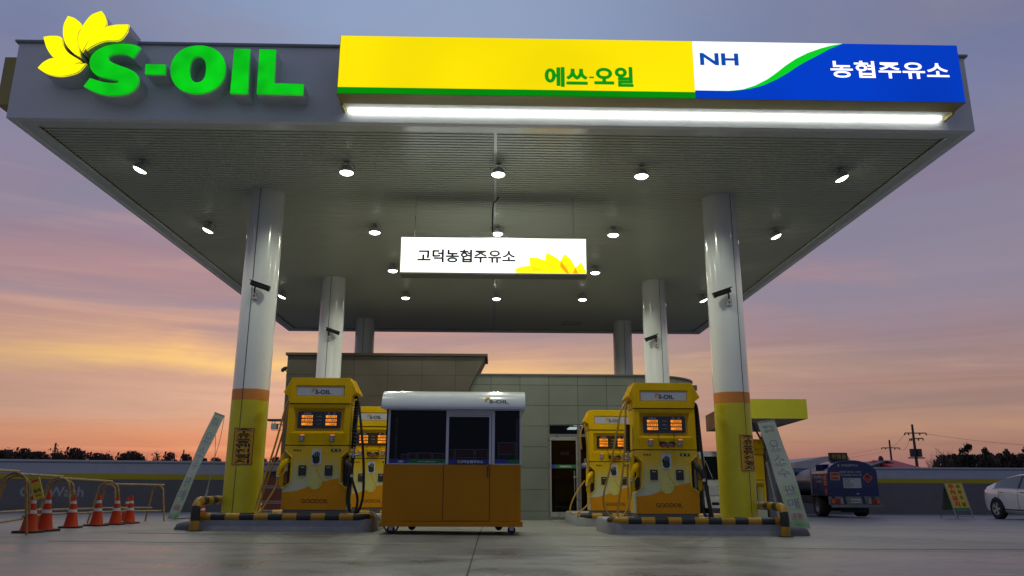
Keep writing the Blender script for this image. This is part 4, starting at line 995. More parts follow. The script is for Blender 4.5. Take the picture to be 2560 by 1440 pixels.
# ------------------------------------------------------------------ station building
def build_shop():
    YF = 22.0; g = ground(-1, YF)-.02
    t = thing('station_office', 'low tiled station office, dark brown on the left with a slanted edge, grey tiles and glass door on the right', 'building', (0, YF, g))
    t['label'] = 'low tiled station office, dark brown on the left and grey with a door right'
    Z = lambda py, Y=YF: at(1280, py, Y).z-g
    zr = Z(939); zlft = at(960, 890, 21.85).z-g; xr = 6.05; D = 6.0
    tile = tile_material('grey stone tile', (.145, .162, .140), .82, .573, .10, .33, (.05, .052, .048), .07)
    brown_t = tile_material('dark brown granite tile', (.078, .064, .048), .955, .573, .30, .10, (.035, .03, .025), .12)
    dx0, dx1, dz1 = at(1370, 1200, YF).x, at(1588, 1200, YF).x, Z(1060)
    R = 1.9
    # right wall: face with the door opening, then a rounded corner running back
    mb = MB(); th = .2
    mb.box(-3.0, dx0, 0, th, -.1, zr).box(dx0, dx1, 0, th, dz1, zr).box(dx1, xr-R, 0, th, -.1, zr)
    n = 14; vs = []
    for i in range(n+1):
        a = PI/2*i/n; vs += [(xr-R+R*math.sin(a), R-R*math.cos(a), -.1), (xr-R+R*math.sin(a), R-R*math.cos(a), zr), (xr-R+(R-th)*math.sin(a), R-(R-th)*math.cos(a), -.1), (xr-R+(R-th)*math.sin(a), R-(R-th)*math.cos(a), zr)]
    fs = []
    for i in range(n):
        k = 4*i; fs += [(k, k+4, k+5, k+1), (k+1, k+5, k+7, k+3), (k+3, k+7, k+6, k+2)]
    mb.add(vs, fs); mb.box(xr-th, xr, R+.0005, D, -.1, zr).box(-5.8, xr-th, D-th, D, -.1, zr)
    mb.build('wall', tile, t)
    cp = MB(); cp.box(-3.0, xr-R, -.03, th+.04, zr+.002, zr+.05)
    vs = []
    for i in range(n+1):
        a = PI/2*i/n
        for rr in (R+.03, R-th-.04):
            for z in (zr+.002, zr+.05): vs.append((xr-R+rr*math.sin(a), R-rr*math.cos(a), z))
    fs = []
    for i in range(n):
        k = 4*i; fs += [(k, k+4, k+5, k+1), (k+1, k+5, k+7, k+3), (k+3, k+7, k+6, k+2), (k+2, k+6, k+4, k)]
    cp.add(vs, fs); cp.build('roof_coping', mat('dark coping', (.10, .10, .10), .5), t)
    MB().box(-5.7, xr-th, .3, D-th, zr-.35, zr-.2).build('roof', dark_metal, t)
    # brown volume standing 15 cm proud, with its slanted edge
    xl = at(719, 900, 21.85).x; xt = at(1213, 893, 21.85).x; xb = xt - .486*(zlft+.1)
    MB().prism([(xl, 1.62), (xb+.486*1.72, 1.62), (xt, zlft), (xl, zlft)], -.15, 1.2).build('brown_wall', brown_t, t)
    MB().prism([(xl, -.1), (xb, -.1), (xb+.486*1.718, 1.618), (xl, 1.618)], -.15, 1.2).build('grey_base_wall', tile, t)
    MB().box(xl, xl+.2, 1.2, D-.2, -.1, zlft-.2).build('side_wall', brown_t, t)
    MB().box(xl-.05, xt+.07, -.21, 1.25, zlft+.002, zlft+.075).build('brown_coping', mat('dark brown coping', (.06, .045, .035), .5), t)
    k = MB()
    for x, y in ((xl+1.0, .3), (xl+1.12, .4)): k.tube([(x, y, zlft+.07), (x, y, zlft+.26)], .012, 6)
    k.build('roof_vent_pipe', dark_metal, t)
    # glass entrance
    W = lambda px: at(px, 1180, YF).x; F = mat('aluminium door frame', (.20, .19, .18), .3, .4, var=.05)
    dr = MB(); y0, y1 = .02, .08
    zt = dz1-.002; zh = Z(1091)
    A, B_, C_, D_ = dx0+.002, W(1445), W(1453), dx1-.002
    dr.box(A, A+.05, y0, y1, .02, zt).box(D_-.05, D_, y0, y1, .02, zt).box(A+.0505, D_-.0505, y0, y1, zt-.025, zt).box(A+.0505, D_-.0505, y0, y1, zh, zh+.075).box(B_, C_, y0, y1, .08, zh-.0005).box(B_, C_, y0, y1, zh+.0755, zt-.0255).box(A+.0505, D_-.0505, y0, y1, .02, .079)
    d = dr.build('entrance', F, t)
    dl = MB(); xa, xb2 = A+.056, B_-.006
    dl.box(xa, xa+.04, y0-.01, y0+.03, .085, zh-.006).box(xb2-.04, xb2, y0-.01, y0+.03, .085, zh-.006).box(xa+.0405, xb2-.0405, y0-.01, y0+.03, zh-.10, zh-.006).box(xa+.0405, xb2-.0405, y0-.01, y0+.03, .085, .22)
    lf = dl.build('door_leaf', mat('satin door steel', (.34, .34, .34), .3, .4, var=.05), t)
    gm = glass('entrance glass', (.55, .57, .55), .02)
    MB().box(xa+.0405, xb2-.0405, y0+.006, y0+.012, .22, zh-.10).build('glass_pane', gm, lf)
    MB().box(C_+.001, D_-.051, .045, .05, .08, zh-.001).build('glass_pane', gm, d); MB().box(A+.051, B_-.001, .045, .05, zh+.076, zt-.026).build('glass_pane', gm, d); MB().box(C_+.001, D_-.051, .045, .05, zh+.076, zt-.026).build('glass_pane', gm, d)
    MB().tube([(xb2-.10, -.055, .62), (xb2-.10, -.055, 1.32)], .012, 8).tube([(xb2-.10, -.055, .70), (xb2-.10, .01, .70)], .008, 6).tube([(xb2-.10, -.055, 1.24), (xb2-.10, .01, 1.24)], .008, 6).build('door_handle', grey_metal, lf, smooth=True)
    MB().box(xb2-.13, xb2+.0, -.03, .005, 1.13, 1.17).build('lock', grey_metal, lf)
    zb1, zb2 = Z(1170), Z(1161)
    bd = MB().box(xa+.041, xb2-.041, .017, .0225, zb1, zb2).build('green_band', mat('band green', (.01, .14, .05)), lf)
    bd2 = MB().prism([(xa+.043, zb1), (xa+.12, zb1), (xa+.17, zb2), (xa+.043, zb2)], .012, .016).build('blue_band', mat('band blue', (.02, .035, .3)), lf)
    k = MB(); text_mb(k, '고덕농협주유소', (xa+xb2)/2+.05, (zb1+zb2)/2, .33, .055, .014, bold=.02, space=1.2); k.build('lettering', ink_white, bd)
    MB().box(C_+.001, D_-.051, .038, .043, zb1, zb2).build('blue_band', mat('band blue', (.02, .035, .3)), d)
    MB().box(dx0-.05, dx1+.05, -.28, -.001, -.1, .015).build('step', conc, t)
    # the room behind the glass
    rm = MB(); rx0, rx1 = dx0-1.2, dx1+.6
    rm.mi(0).box(rx0, dx1-.9, 4.6, 4.65, 1.15, 2.9).mi(1).box(dx1-.898, rx1, 4.6, 4.65, 1.15, 2.9).box(rx0, rx1, 4.55, 4.65, 0, 1.148).mi(1).box(rx0-.05, rx0-.001, .21, 4.65, 0, 2.9).box(rx1+.001, rx1+.05, .21, 4.65, 0, 2.9).mi(2).box(rx0, rx1, .21, 4.6, 2.72, 2.77).mi(1).box(rx0, rx1, .21, 4.6, 0, .03)
    rm.build('room', [mat('maroon panel', (.22, .018, .018), .6), mat('dark room', (.02, .022, .02), .7), mat('room ceiling', (.06, .065, .07), .8)], t)
    pa = at(1448, 1067, YF+1.7); pb = at(1431, 1076, YF+3.3)
    for i, (x, y) in enumerate(((pa.x, 1.6), (pb.x, 3.2))):
        MB().box(x-.14, x+.14, y-.42, y+.42, 2.69, 2.715).build('ceiling_light', em('lit office panel', (.80, .95, 1.0), 1.6), t)
    p = at(1412, 1133, YF+4.57); MB().box(p.x-.14, p.x+.14, 4.575, 4.59, p.z-g-.05, p.z-g+.05).build('room_sign', plate_w, t)
    k = MB(); text_mb(k, '세차장', p.x, p.z-g, .17, .05, 4.572, bold=.02); k.build('room_sign_lettering', ink, t)
    MB().box(W(1405), W(1450), 2.1, 2.5, .03, .95).build('counter', mat('dark counter', (.05, .045, .04), .5), t)
    return g, xl, zlft
gs, xls, zls = build_shop()
def build_camera(loc, rz, label, M0=1, tilt=-.32, group='security cameras'):
    """bullet camera on a junction box; the box back is at the origin, the camera looks along local +x and down"""
    t = thing('security_camera', label, 'security camera', loc, rz, group)
    MB().box(-.045, .045, -.065, -.004, -.06, .055).build('junction_box', mat('pale box grey', (.42, .43, .43), .5), t, bevel=.008)
    MB().box(-.018, .018, -.068, -.0655, -.02, .012).build('box_mark', mat('dull red plastic', (.3, .03, .03)), t)
    a = MB().tube([(0, -.04, .055), (0, -.06, .12), (M0*.02, -.10, .155)], .016, 8); a.build('arm', black, t, smooth=True)
    M = Matrix.Translation((M0*.10, -.11, .165)) @ Matrix.Rotation(tilt*-M0, 4, 'Y')
    b = MB().cyl((-.17, 0, 0), .042, .30, 'X', 14, M=M); b.box(-.20, .17, -.048, .048, .036, .048, M); b.cyl((.13 if M0 > 0 else -.19, 0, 0), .047, .05, 'X', 14, M=M)
    b.build('housing', black, t, bevel=.003)
def cams():
    for (px, py, ci, ri, m, lab) in ((637, 741, 0, 0, 1, 'black bullet camera on the front left white column'), (1822, 757, 1, 0, -1, 'black bullet camera on the front right white column'),
                                     (822, 846, 0, 1, 1, 'small black bullet camera on the second left column'), (1641, 862, 1, 1, -1, 'small black bullet camera on the second right column')):
        cx, cy = COLX[ci], ROWS[ri]; p = at(px, py, cy-CR)
        a = math.asin(max(-.9, min(.9, (p.x-cx)/CR)))
        build_camera((cx+CR*math.sin(a), cy-CR*math.cos(a), p.z), a, lab, m)
    build_camera((xls-.001, 22.1, at(715, 938, 22).z), -PI/2, 'black camera on the brown corner of the office', 1)
    p = at(712, 1062, 22.0)
    t = thing('wall_lamp_hood', 'dark flat hooded fitting sticking out of the left office wall', 'wall fitting', (xls-.001, 22.0, p.z))
    MB().box(-.46, .0, -.16, .16, .10, .15).build('hood', dark_metal, t, bevel=.006)
    MB().box(-.34, -.18, -.09, .09, -.12, .03).build('unit', mat('pale box grey', (.42, .43, .43)), t, bevel=.006)
    MB().tube([(-.36, .10, -.14), (-.0, .10, -.14)], .008, 6).tube([(-.36, .10, .10), (-.36, .10, -.14)], .008, 6).tube([(-.18, 0, 0), (-.08, 0, .04), (0, 0, -.08)], .012, 6).tube([(-.26, 0, .03), (-.26, 0, .10)], .012, 6).build('bracket', grey_metal, t)
cams()
def build_cabinet():
    Y = 19.6; a = at(662, 1180, Y); b = at(703, 1275, Y); g = ground(a.x, Y); w = b.x-a.x
    t = thing('service_cabinet', 'dark red service cabinet with silver strips beside the left column', 'cabinet', ((a.x+b.x)/2, Y, g))
    h = a.z-g
    MB().box(-w/2, w/2, 0, .45, .12, h).build('body', mat('dark red cabinet', (.10, .022, .015), .4), t, bevel=.01)
    MB().box(-w/2-.16, w/2+.08, -.12, .5, h+.001, h+.035).build('roof', dark_metal, t, bevel=.004)
    for z in (h*.34, h*.38, h*.66, h*.70): MB().box(-w/2-.004, w/2+.004, -.008, -.001, z, z+.014).build('strip', grey_metal, t)
    for x in (-w/2+.05, w/2-.09): MB().box(x, x+.04, .04, .4, -.02, .119).build('foot', dark_metal, t)
build_cabinet()

# ------------------------------------------------------------------ boundary wall
WALL = [(-30, 26.6), (-8.9, 31.8), (6.0, 36.0), (60, 36.0)]
def build_wall():
    top, y1, y2 = 1.68, 1.18, .98
    wm = mat('wall white paint', (.46, .48, .56), .6, var=.10, vscale=1.5); ym = mat('wall yellow band', (.50, .40, .01), .6, var=.1); gm = mat('wall grey paint', (.165, .155, .165), .7, var=.18, vscale=1.2, bump=.2)
    t = thing('boundary_wall', 'long low boundary wall painted white above, yellow stripe and dark grey below', 'wall', (0, 32, 0)); O = Vector((0, 32, 0))
    def seg(mb, z0, z1, off):
        for (xa, ya), (xb, yb) in zip(WALL, WALL[1:]):
            d = Vector((xb-xa, yb-ya)); l = d.length; a = math.atan2(d.y, d.x)
            M = Matrix.Translation(Vector((xa, ya, 0))-O) @ Matrix.Rotation(a, 4, 'Z'); mb.box(0, l, -off, .2, z0, z1, M)
        return mb
    seg(MB(), y1+.001, top-.06, 0).build('white_band', wm, t)
    seg(MB(), y2, y1, .004).build('yellow_band', ym, t)
    seg(MB(), -.75, y2-.001, 0).build('grey_band', gm, t)
    seg(MB(), top-.058, top, .05).build('coping', mat('wall coping', (.56, .58, .64), .5, var=.08, vscale=2), t)
    k = MB(); seg(k, top-.115, top-.10, .003); k.build('coping_groove', mat('groove shadow gap', (.03, .03, .03)), t)
    (xa, ya), (xb, yb) = WALL[0], WALL[1]; d = Vector((xb-xa, yb-ya)).normalized(); nrm = Vector((d.y, -d.x))
    def onw(px, py):
        r = ray(px, py); s = ((xa-CAM.x)*nrm.x + (ya-CAM.y)*nrm.y)/(r.x*nrm.x + r.y*nrm.y); return CAM+r*s
    A, B = onw(52, 1216), onw(208, 1242); c = (A+B)/2; w = (Vector((B.x, B.y))-Vector((A.x, A.y))).length
    k = MB(); text_mb(k, 'Car Wash', 0, 0, w, A.z-B.z, 0, bold=.02)
    a = math.atan2(d.y, d.x); M = Matrix.Translation(Vector((c.x, c.y, c.z))-O) @ Matrix.Rotation(a, 4, 'Z') @ Matrix.Translation((0, -.006, 0))
    k.v = [M @ v for v in k.v]; k.build('wall_lettering', mat('wall letter grey', (.38, .38, .42), .6), t)
build_wall()

# ------------------------------------------------------------------ traffic cones
def build_cones():
    om = mat('cone orange red', (.42, .032, .006), .55, var=.18, vscale=6, spec=.15); wm = mat('cone white band', (.42, .42, .46), .4, var=.1); bm = mat('cone rubber base', (.04, .015, .012), .7, var=.3)
    def cone(name='traffic_cone'):
        t = empty(name)
        b = MB(); b.prism(rrect(0, 0, .37, .37, .05), 0, .03); b.v = [Vector((v.x, v.z, v.y-.0)) for v in b.v]; b.build('base', bm, t, bevel=.004)
        rr = lambda z: .125-.105*(z-.03)/.53
        f = MB().lathe([(.14, .03), (.125, .045), (rr(.26), .26)], 24); f.lathe([(rr(.31), .31), (rr(.40), .40)], 24).lathe([(rr(.45), .45), (.022, .55), (.018, .56), (0.001, .56)], 24)
        body = f.build('body', om, t, smooth=True)
        for za, zb in ((.26, .31), (.40, .45)): MB().lathe([(rr(za)+.001, za), (rr(zb)+.001, zb)], 24).build('reflective_band', wm, t, smooth=True)
        return t
    proto = cone(); first = True
    G = 'traffic cones in a row by the barricades'
    spots = [(71, 1332, 'nearest red cone, at the left end of the row behind the barricade', 1.08), (110, 1328, 'red cone just right of the nearest one, behind the hanging yellow board', 1.06), (176, 1320, 'red cone standing alone between the second and third barricade legs', 1.0),
             (240, 1315, 'red cone touching the leg of the middle barricade', 1.02), (287, 1312, 'red cone just right of the middle barricade leg', 1.0), (322, 1309, 'right-most red cone of the group at the far barricade', 1.0), (313, 1301, 'dark red cone mostly hidden behind the others', .95),
             (504, 1290, 'red cone seen through the left striped guard arch', .95), (648, 1291, 'red cone beside the left column, behind the yellow hoses', .95)]
    for i, (px, py, lab, s) in enumerate(spots):
        c = proto if i == 0 else copy_tree(proto)
        g = .11; p = atz(px, py, g)
        for _ in range(12):
            g = ground(p.x, p.y); q = atz(px, py, g); p = Vector(((p.x+q.x)/2, (p.y+q.y)/2, g))
        if i >= 7: p = at(px, py, 17.5); 
        c.location = (p.x, p.y, ground(p.x, p.y)+.001); c.rotation_euler = (0, 0, random.uniform(-.3, .5)); c.scale = (s*.84, s*.84, s*.95)
        tag(c, lab, 'traffic cone', G)
build_cones()

# ------------------------------------------------------------------ pipe barricades on the left
def build_barricades():
    pm = mat('rusty yellow pipe', (.30, .17, .04), .55, var=.45, vscale=14, bump=.2); rm = mat('weathered rail', (.30, .22, .13), .6, var=.4, vscale=10)
    G = 'yellow pipe barricades'
    def gl(px, py):
        g = .11; p = atz(px, py, g)
        for _ in range(14):
            g = ground(p.x, p.y); q = atz(px, py, g); p = Vector(((p.x+q.x)/2, (p.y+q.y)/2, g))
        return p
    def barr(pa, pb, H, spread, lab, wob=0):
        """two inverted-U legs joined by a top and a low rail"""
        a = gl(*pa); b = gl(*pb); c = (a+b)/2; rz = math.atan2(b.y-a.y, b.x-a.x); l = (Vector((b.x, b.y))-Vector((a.x, a.y))).length/2
        t = thing('pipe_barricade', lab, 'barricade', (c.x, c.y, ground(c.x, c.y)), rz, G)
        sl = (b.z-a.z)/(2*l)
        for s in (-1, 1):
            x = s*l*.97; z0 = sl*x
            pts = [(x, 0-.0, z0)] + [(x, spread*.5*(0) + .0, z0+H*.4)] if False else None
            P = [(x, -spread/2, z0), (x, -spread*.30, z0+H*.78)] + [(x, -spread*.30*math.cos(q), z0+H*.80+H*.17*math.sin(q)) for q in (math.radians(k) for k in range(10, 171, 20))] + [(x, spread*.30, z0+H*.78), (x, spread/2, z0)]
            MB().tube(P, .018, 8).build('leg', pm, t, smooth=True)
        MB().tube([(-l-.12, 0, -sl*l+H+.0), (0, 0, H+wob), (l+.12, 0, sl*l+H)], .020, 8).build('top_rail', rm, t, smooth=True)
        MB().tube([(-l, -.16, -sl*l+.22), (l, -.16, sl*l+.22)], .018, 8).tube([(-l, .16, -sl*l+.28), (l, .16, sl*l+.28)], .018, 8).build('low_rail', rm, t, smooth=True)
        return t
    barr((-90, 1362), (16, 1338), .86, .50, 'nearest barricade, its rusty end leg at the left edge of the picture')
    barr((20, 1333), (133, 1318), .82, .55, 'barricade between the nearest leg and the hanging yellow board')
    barr((138, 1318), (262, 1308), .80, .62, 'middle barricade standing over the lone cone')
    barr((262, 1306), (388, 1303), .76, .62, 'farthest right barricade, ending before the leaning banner')
    # board hanging off the rail
    a = at(92, 1222, 11.8); t = thing('hanging_board', 'small yellow board with black writing hanging crooked on the barricade', 'sign board', a); t.rotation_euler = (0, -.42*-1, 0)
    t.rotation_euler = (0, .42, 0)
    b = MB().box(-.072, .072, -.006, .006, -.155, .155).build('board', mat('board yellow', (.62, .42, .02), .5, var=.2, vscale=9), t)
    b.rotation_euler = (0, -.9, 0); 
    b.rotation_euler = (0, 0, 0); t.rotation_euler = (0, -.36, 0)
    k = MB(); text_mb(k, '정지', 0, -.03, .10, .06, -.009, bold=.03); k.build('lettering', ink, t); k = MB(); text_mb(k, '주의', 0, -.10, .08, .03, -.009, bold=.02); k.build('lettering', ink, t)
    MB().box(-.05, .05, -.010, -.007, .10, .135).build('red_mark', ink_red, t)
    MB().tube([(0, 0, .15), (-.05, 0, .24)], .004, 5).build('tie', black, t)
build_barricades()

# ------------------------------------------------------------------ leaning banners
def banner_mat():
    m = bpy.data.materials.new('banner print'); m.use_nodes = True; nt = m.node_tree; L = nt.links.new; p = nt.nodes['Principled BSDF']
    tc = nt.nodes.new('ShaderNodeTexCoord'); n = nt.nodes.new('ShaderNodeTexNoise'); n.inputs['Scale'].default_value = 2.2; n.inputs['Detail'].default_value = 3; L(tc.outputs['Generated'], n.inputs['Vector'])
    sp = nt.nodes.new('ShaderNodeSeparateXYZ'); L(tc.outputs['Generated'], sp.inputs[0])
    ad = nt.nodes.new('ShaderNodeMath'); ad.operation = 'MULTIPLY_ADD'; ad.inputs[1].default_value = .22; L(n.outputs['Fac'], ad.inputs[0]); L(sp.outputs[2], ad.inputs[2])
    r = nt.nodes.new('ShaderNodeValToRGB'); cr = r.color_ramp; cr.elements[0].position = .12; cr.elements[0].color = (.12, .34, .12, 1); cr.elements[1].position = 1.0; cr.elements[1].color = (.34, .40, .34, 1)
    for q, c in ((.20, (.38, .46, .36)), (.40, (.34, .44, .28)), (.52, (.42, .47, .42))): e = cr.elements.new(q); e.color = (*c, 1)
    L(ad.outputs[0], r.inputs[0]); L(r.outputs[0], p.inputs['Base Color']); p.inputs['Roughness'].default_value = .55
    return m
def build_banner(TL, TR, BR, BL, label, chars, mast, flip=False):
    c = (TL+TR+BR+BL)/4; g = ground(BL.x, BL.y); O = Vector(((BL.x+BR.x)/2, (BL.y+BR.y)/2, g))
    t = thing('banner_stand', label, 'banner', O, 0, 'leaning green banners')
    nr = (TR-TL).cross(BL-TL).normalized()
    if nr.y > 0: nr = -nr
    def P(u, v, off=0):                     # u across 0..1, v down 0..1 ; sags a little
        a = TL.lerp(TR, u); b = BL.lerp(BR, u); q = a.lerp(b, v) + nr*(off + .035*math.sin(PI*v)*(1+.5*math.sin(9*v+3*u)) * (1 if off >= 0 else 1)); return q-O
    nu, nv = 4, 30; vs = [P(i/nu, j/nv) for j in range(nv+1) for i in range(nu+1)] + [P(i/nu, j/nv, -.004) for j in range(nv+1) for i in range(nu+1)]
    f1 = [(j*(nu+1)+i, j*(nu+1)+i+1, (j+1)*(nu+1)+i+1, (j+1)*(nu+1)+i) for j in range(nv) for i in range(nu)]; N = (nu+1)*(nv+1)
    fb = mesh('banner', vs, f1 + [tuple(N+i for i in f[::-1]) for f in f1], banner_m, t, smooth=True)
    H = (TL-BL).length; Wd = (TR-TL).length
    k0 = MB(); k1 = MB(); k2 = MB(); k3 = MB()
    for ch, v0, v1, red in chars:
        for (mb, bold, off) in (((k3 if red else k0), .075, .004), ((k2 if red else k1), .012, .007)):
            w, f, a = text_geo(ch, bold, 0, 1, 1)
            gx = .17 if bold > .05 else .20; gy = 0 if bold > .05 else (v1-v0)*.06
            mb.add([P(gx+(p[0]+.5)*(1-2*gx), (v0+gy)+(.5-p[1])*((v1-v0)-2*gy), off) for p in w], f)
    k0.build('lettering_outline', mat('banner pale outline', (.48, .52, .50), .5, var=0), fb); k1.build('lettering', mat('banner grey ink', (.20, .27, .26), .5, var=.0), fb)
    if k2.v: k3.build('lettering_outline', mat('banner pale outline', (.48, .52, .5)), fb); k2.build('lettering', mat('banner red ink', (.40, .13, .10), .5, var=0), fb)
    m0, m1 = mast[0]-O, mast[1]-O
    MB().tube([m0, m0.lerp(m1, .45), m0.lerp(m1, .451), m1], [.028, .028, .018, .018], 8).build('mast', grey_metal, t, smooth=True)
    for q in (TL-O, TR-O): MB().tube(smooth_path([q, q.lerp(m1, .5)+Vector((.02, 0, -.05)), m1], 5), .006, 5).build('rope', black, t)
    fr = MB().tube([BL-O+Vector((0, 0, .01)), BR-O+Vector((0, 0, .01))], .012, 6).tube([TL-O, TR-O], .012, 6); fr.build('cross_bar', grey_metal, t)
    gfoot = MB().tube([BR-O+Vector((-.05, 0, .012)), m0+Vector((0, 0, .012))], .012, 6); gfoot.build('foot_bar', dark_metal, t)
banner_m = banner_mat()
CH = [('할인', .035, .065, 0), ('행사중', .075, .105, 0), ('요', .17, .285, 0), ('소', .31, .42, 0), ('수', .445, .54, 0), ('판', .60, .70, 0), ('매', .72, .83, 0), ('(품절)', .86, .93, 1)]
def banners():
    Y1 = 19.0
    TL, TR, BR, BL = at(537, 1031, Y1+.15), at(561, 1040, Y1-.05), at(444, 1286, Y1-.15), at(419, 1285, Y1+.05)
    BL.z = BR.z = ground(BL.x, BL.y)+.015
    ms = (Vector((at(508, 1240, Y1+1.2).x, Y1+1.2, ground(-7.5, Y1+1.2)+.02)), at(537, 1143, Y1+.9))
    build_banner(TL, TR, BR, BL, 'pale green banner leaning to the right on a mast, left of the left column', CH, ms)
    Y2 = 16.6
    TL, TR, BR, BL = at(1893, 1056, Y2-.1), at(1936, 1050, Y2+.15), at(2025, 1308, Y2+.1), at(1974, 1303, Y2-.1)
    BL.z = BR.z = ground(6.2, Y2)+.015
    ms = (Vector((at(1948, 1250, Y2+.7).x, Y2+.7, ground(6.5, Y2)+.02)), at(1916, 1155, Y2+.55))
    build_banner(TL, TR, BR, BL, 'pale green banner leaning to the left, right of the right column', CH, ms)
banners()

# ------------------------------------------------------------------ small side canopy
def build_side_canopy():
    A, B, D = at(1848, 1056, 20.0), at(2021, 1057, 20.0), at(1766, 1079, 25.0)
    z0, z1 = 2.50, 3.0; A.z = B.z = D.z = 0; Bp = B+(D-A); c = (A+B+D+Bp)/4
    t = thing('small_canopy', 'small yellow and orange box canopy standing right of the station', 'canopy', (c.x, c.y, 0))
    q = [p-c for p in (A, B, Bp, D)]
    faces = MB(); th = .05
    vs = [(p.x, p.y, z) for z in (z0, z1) for p in q]
    mb = MB(); mb.add(vs, [(0, 1, 5, 4), (1, 2, 6, 5), (2, 3, 7, 6)]); mb.mi(1).add(vs, [(3, 0, 4, 7)])
    mb.build('fascia', [mat('canopy acid yellow', (.60, .56, .02), .45, var=.08), mat('canopy orange', (.75, .36, .10), .45, var=.06)], t)
    MB().add([(p.x*.99, p.y*.99, z0+.03) for p in q]+[(p.x*.99, p.y*.99, z1-.05) for p in q], [(3, 2, 1, 0), (4, 5, 6, 7)]).build('soffit', mat('soffit grey', (.30, .30, .31), .6), t)
    px, py = c.x-c.x+.55, .4
    g = ground(c.x, c.y)
    MB().box(px-.12, px+.12, py-.12, py+.12, g-.05, z0+.05).build('post', mat('post grey', (.22, .22, .23), .5, .3), t, bevel=.01)
    MB().tube([(px-1.15, py-.3, z0+.02), (px, py, 1.55)], .035, 8).tube([(px-.8, py-1.2, z0+.02), (px, py, 1.75)], .03, 8).build('brace', dark_metal, t)
    MB().tube([(-.85, -1.6, z0+.03), (-.83, -1.6, 2.0)], .01, 5).build('hanging_cable', black, t)
build_side_canopy()

# ------------------------------------------------------------------ vehicles
tyre_m = mat('tyre', (.016, .016, .017), .75, var=.3); chassis_m = mat('chassis black', (.02, .02, .022), .6, var=.3)
RZ = Matrix.Rotation(PI/2, 4, 'Z')
def wheel(parent, x, y, z, r, w, spokes=0, rim=None, side=-1):
    """axle along local y"""
    M = Matrix.Translation((x, y, z)) @ Matrix.Rotation(PI/2, 4, 'X')
    p = [(r*.62, -w/2+.01), (r*.93, -w/2), (r, -w/2+.03), (r, w/2-.03), (r*.93, w/2), (r*.62, w/2-.01)]
    ty = MB().lathe(p, 28, M, False).build('wheel', tyre_m, parent, smooth=True)
    rm = MB(); rm.lathe([(r*.62, -w/2+.012), (r*.60, -w/2+.05), (r*.60, w/2-.05), (r*.62, w/2-.012)], 28, M, False)
    if spokes:
        rm.lathe([(.001, w/2-.05), (r*.16, w/2-.03), (r*.18, w/2-.08)], 20, M); rm.lathe([(.001, -w/2+.05), (r*.16, -w/2+.03), (r*.18, -w/2+.08)], 20, M)
        for k in range(spokes):
            for s in (-1, 1):
                a = 2*PI*k/spokes + s*.13; R_ = Matrix.Rotation(a, 4, 'Z')
                for sg in (-1, 1):
                    rm.add([(r*.10, -r*.05, sg*(w/2-.035)), (r*.60, -r*.075, sg*(w/2-.02)), (r*.60, r*.075, sg*(w/2-.02)), (r*.10, r*.05, sg*(w/2-.035)), (r*.10, -r*.05, sg*(w/2-.06)), (r*.60, -r*.075, sg*(w/2-.05)), (r*.60, r*.075, sg*(w/2-.05)), (r*.10, r*.05, sg*(w/2-.06))],
                           [(0,1,2,3),(4,7,6,5),(0,4,5,1),(3,2,6,7)], M @ R_)
        pass
    else:
        rm.lathe([(.001, -w/2+.02), (r*.22, -w/2+.02), (r*.26, -w/2+.06), (r*.58, -w/2+.04)], 20, M); rm.lathe([(.001, w/2-.02), (r*.22, w/2-.02), (r*.26, w/2-.06), (r*.58, w/2-.04)], 20, M)
    rm.build('rim', rim or grey_metal, ty, smooth=True); return ty
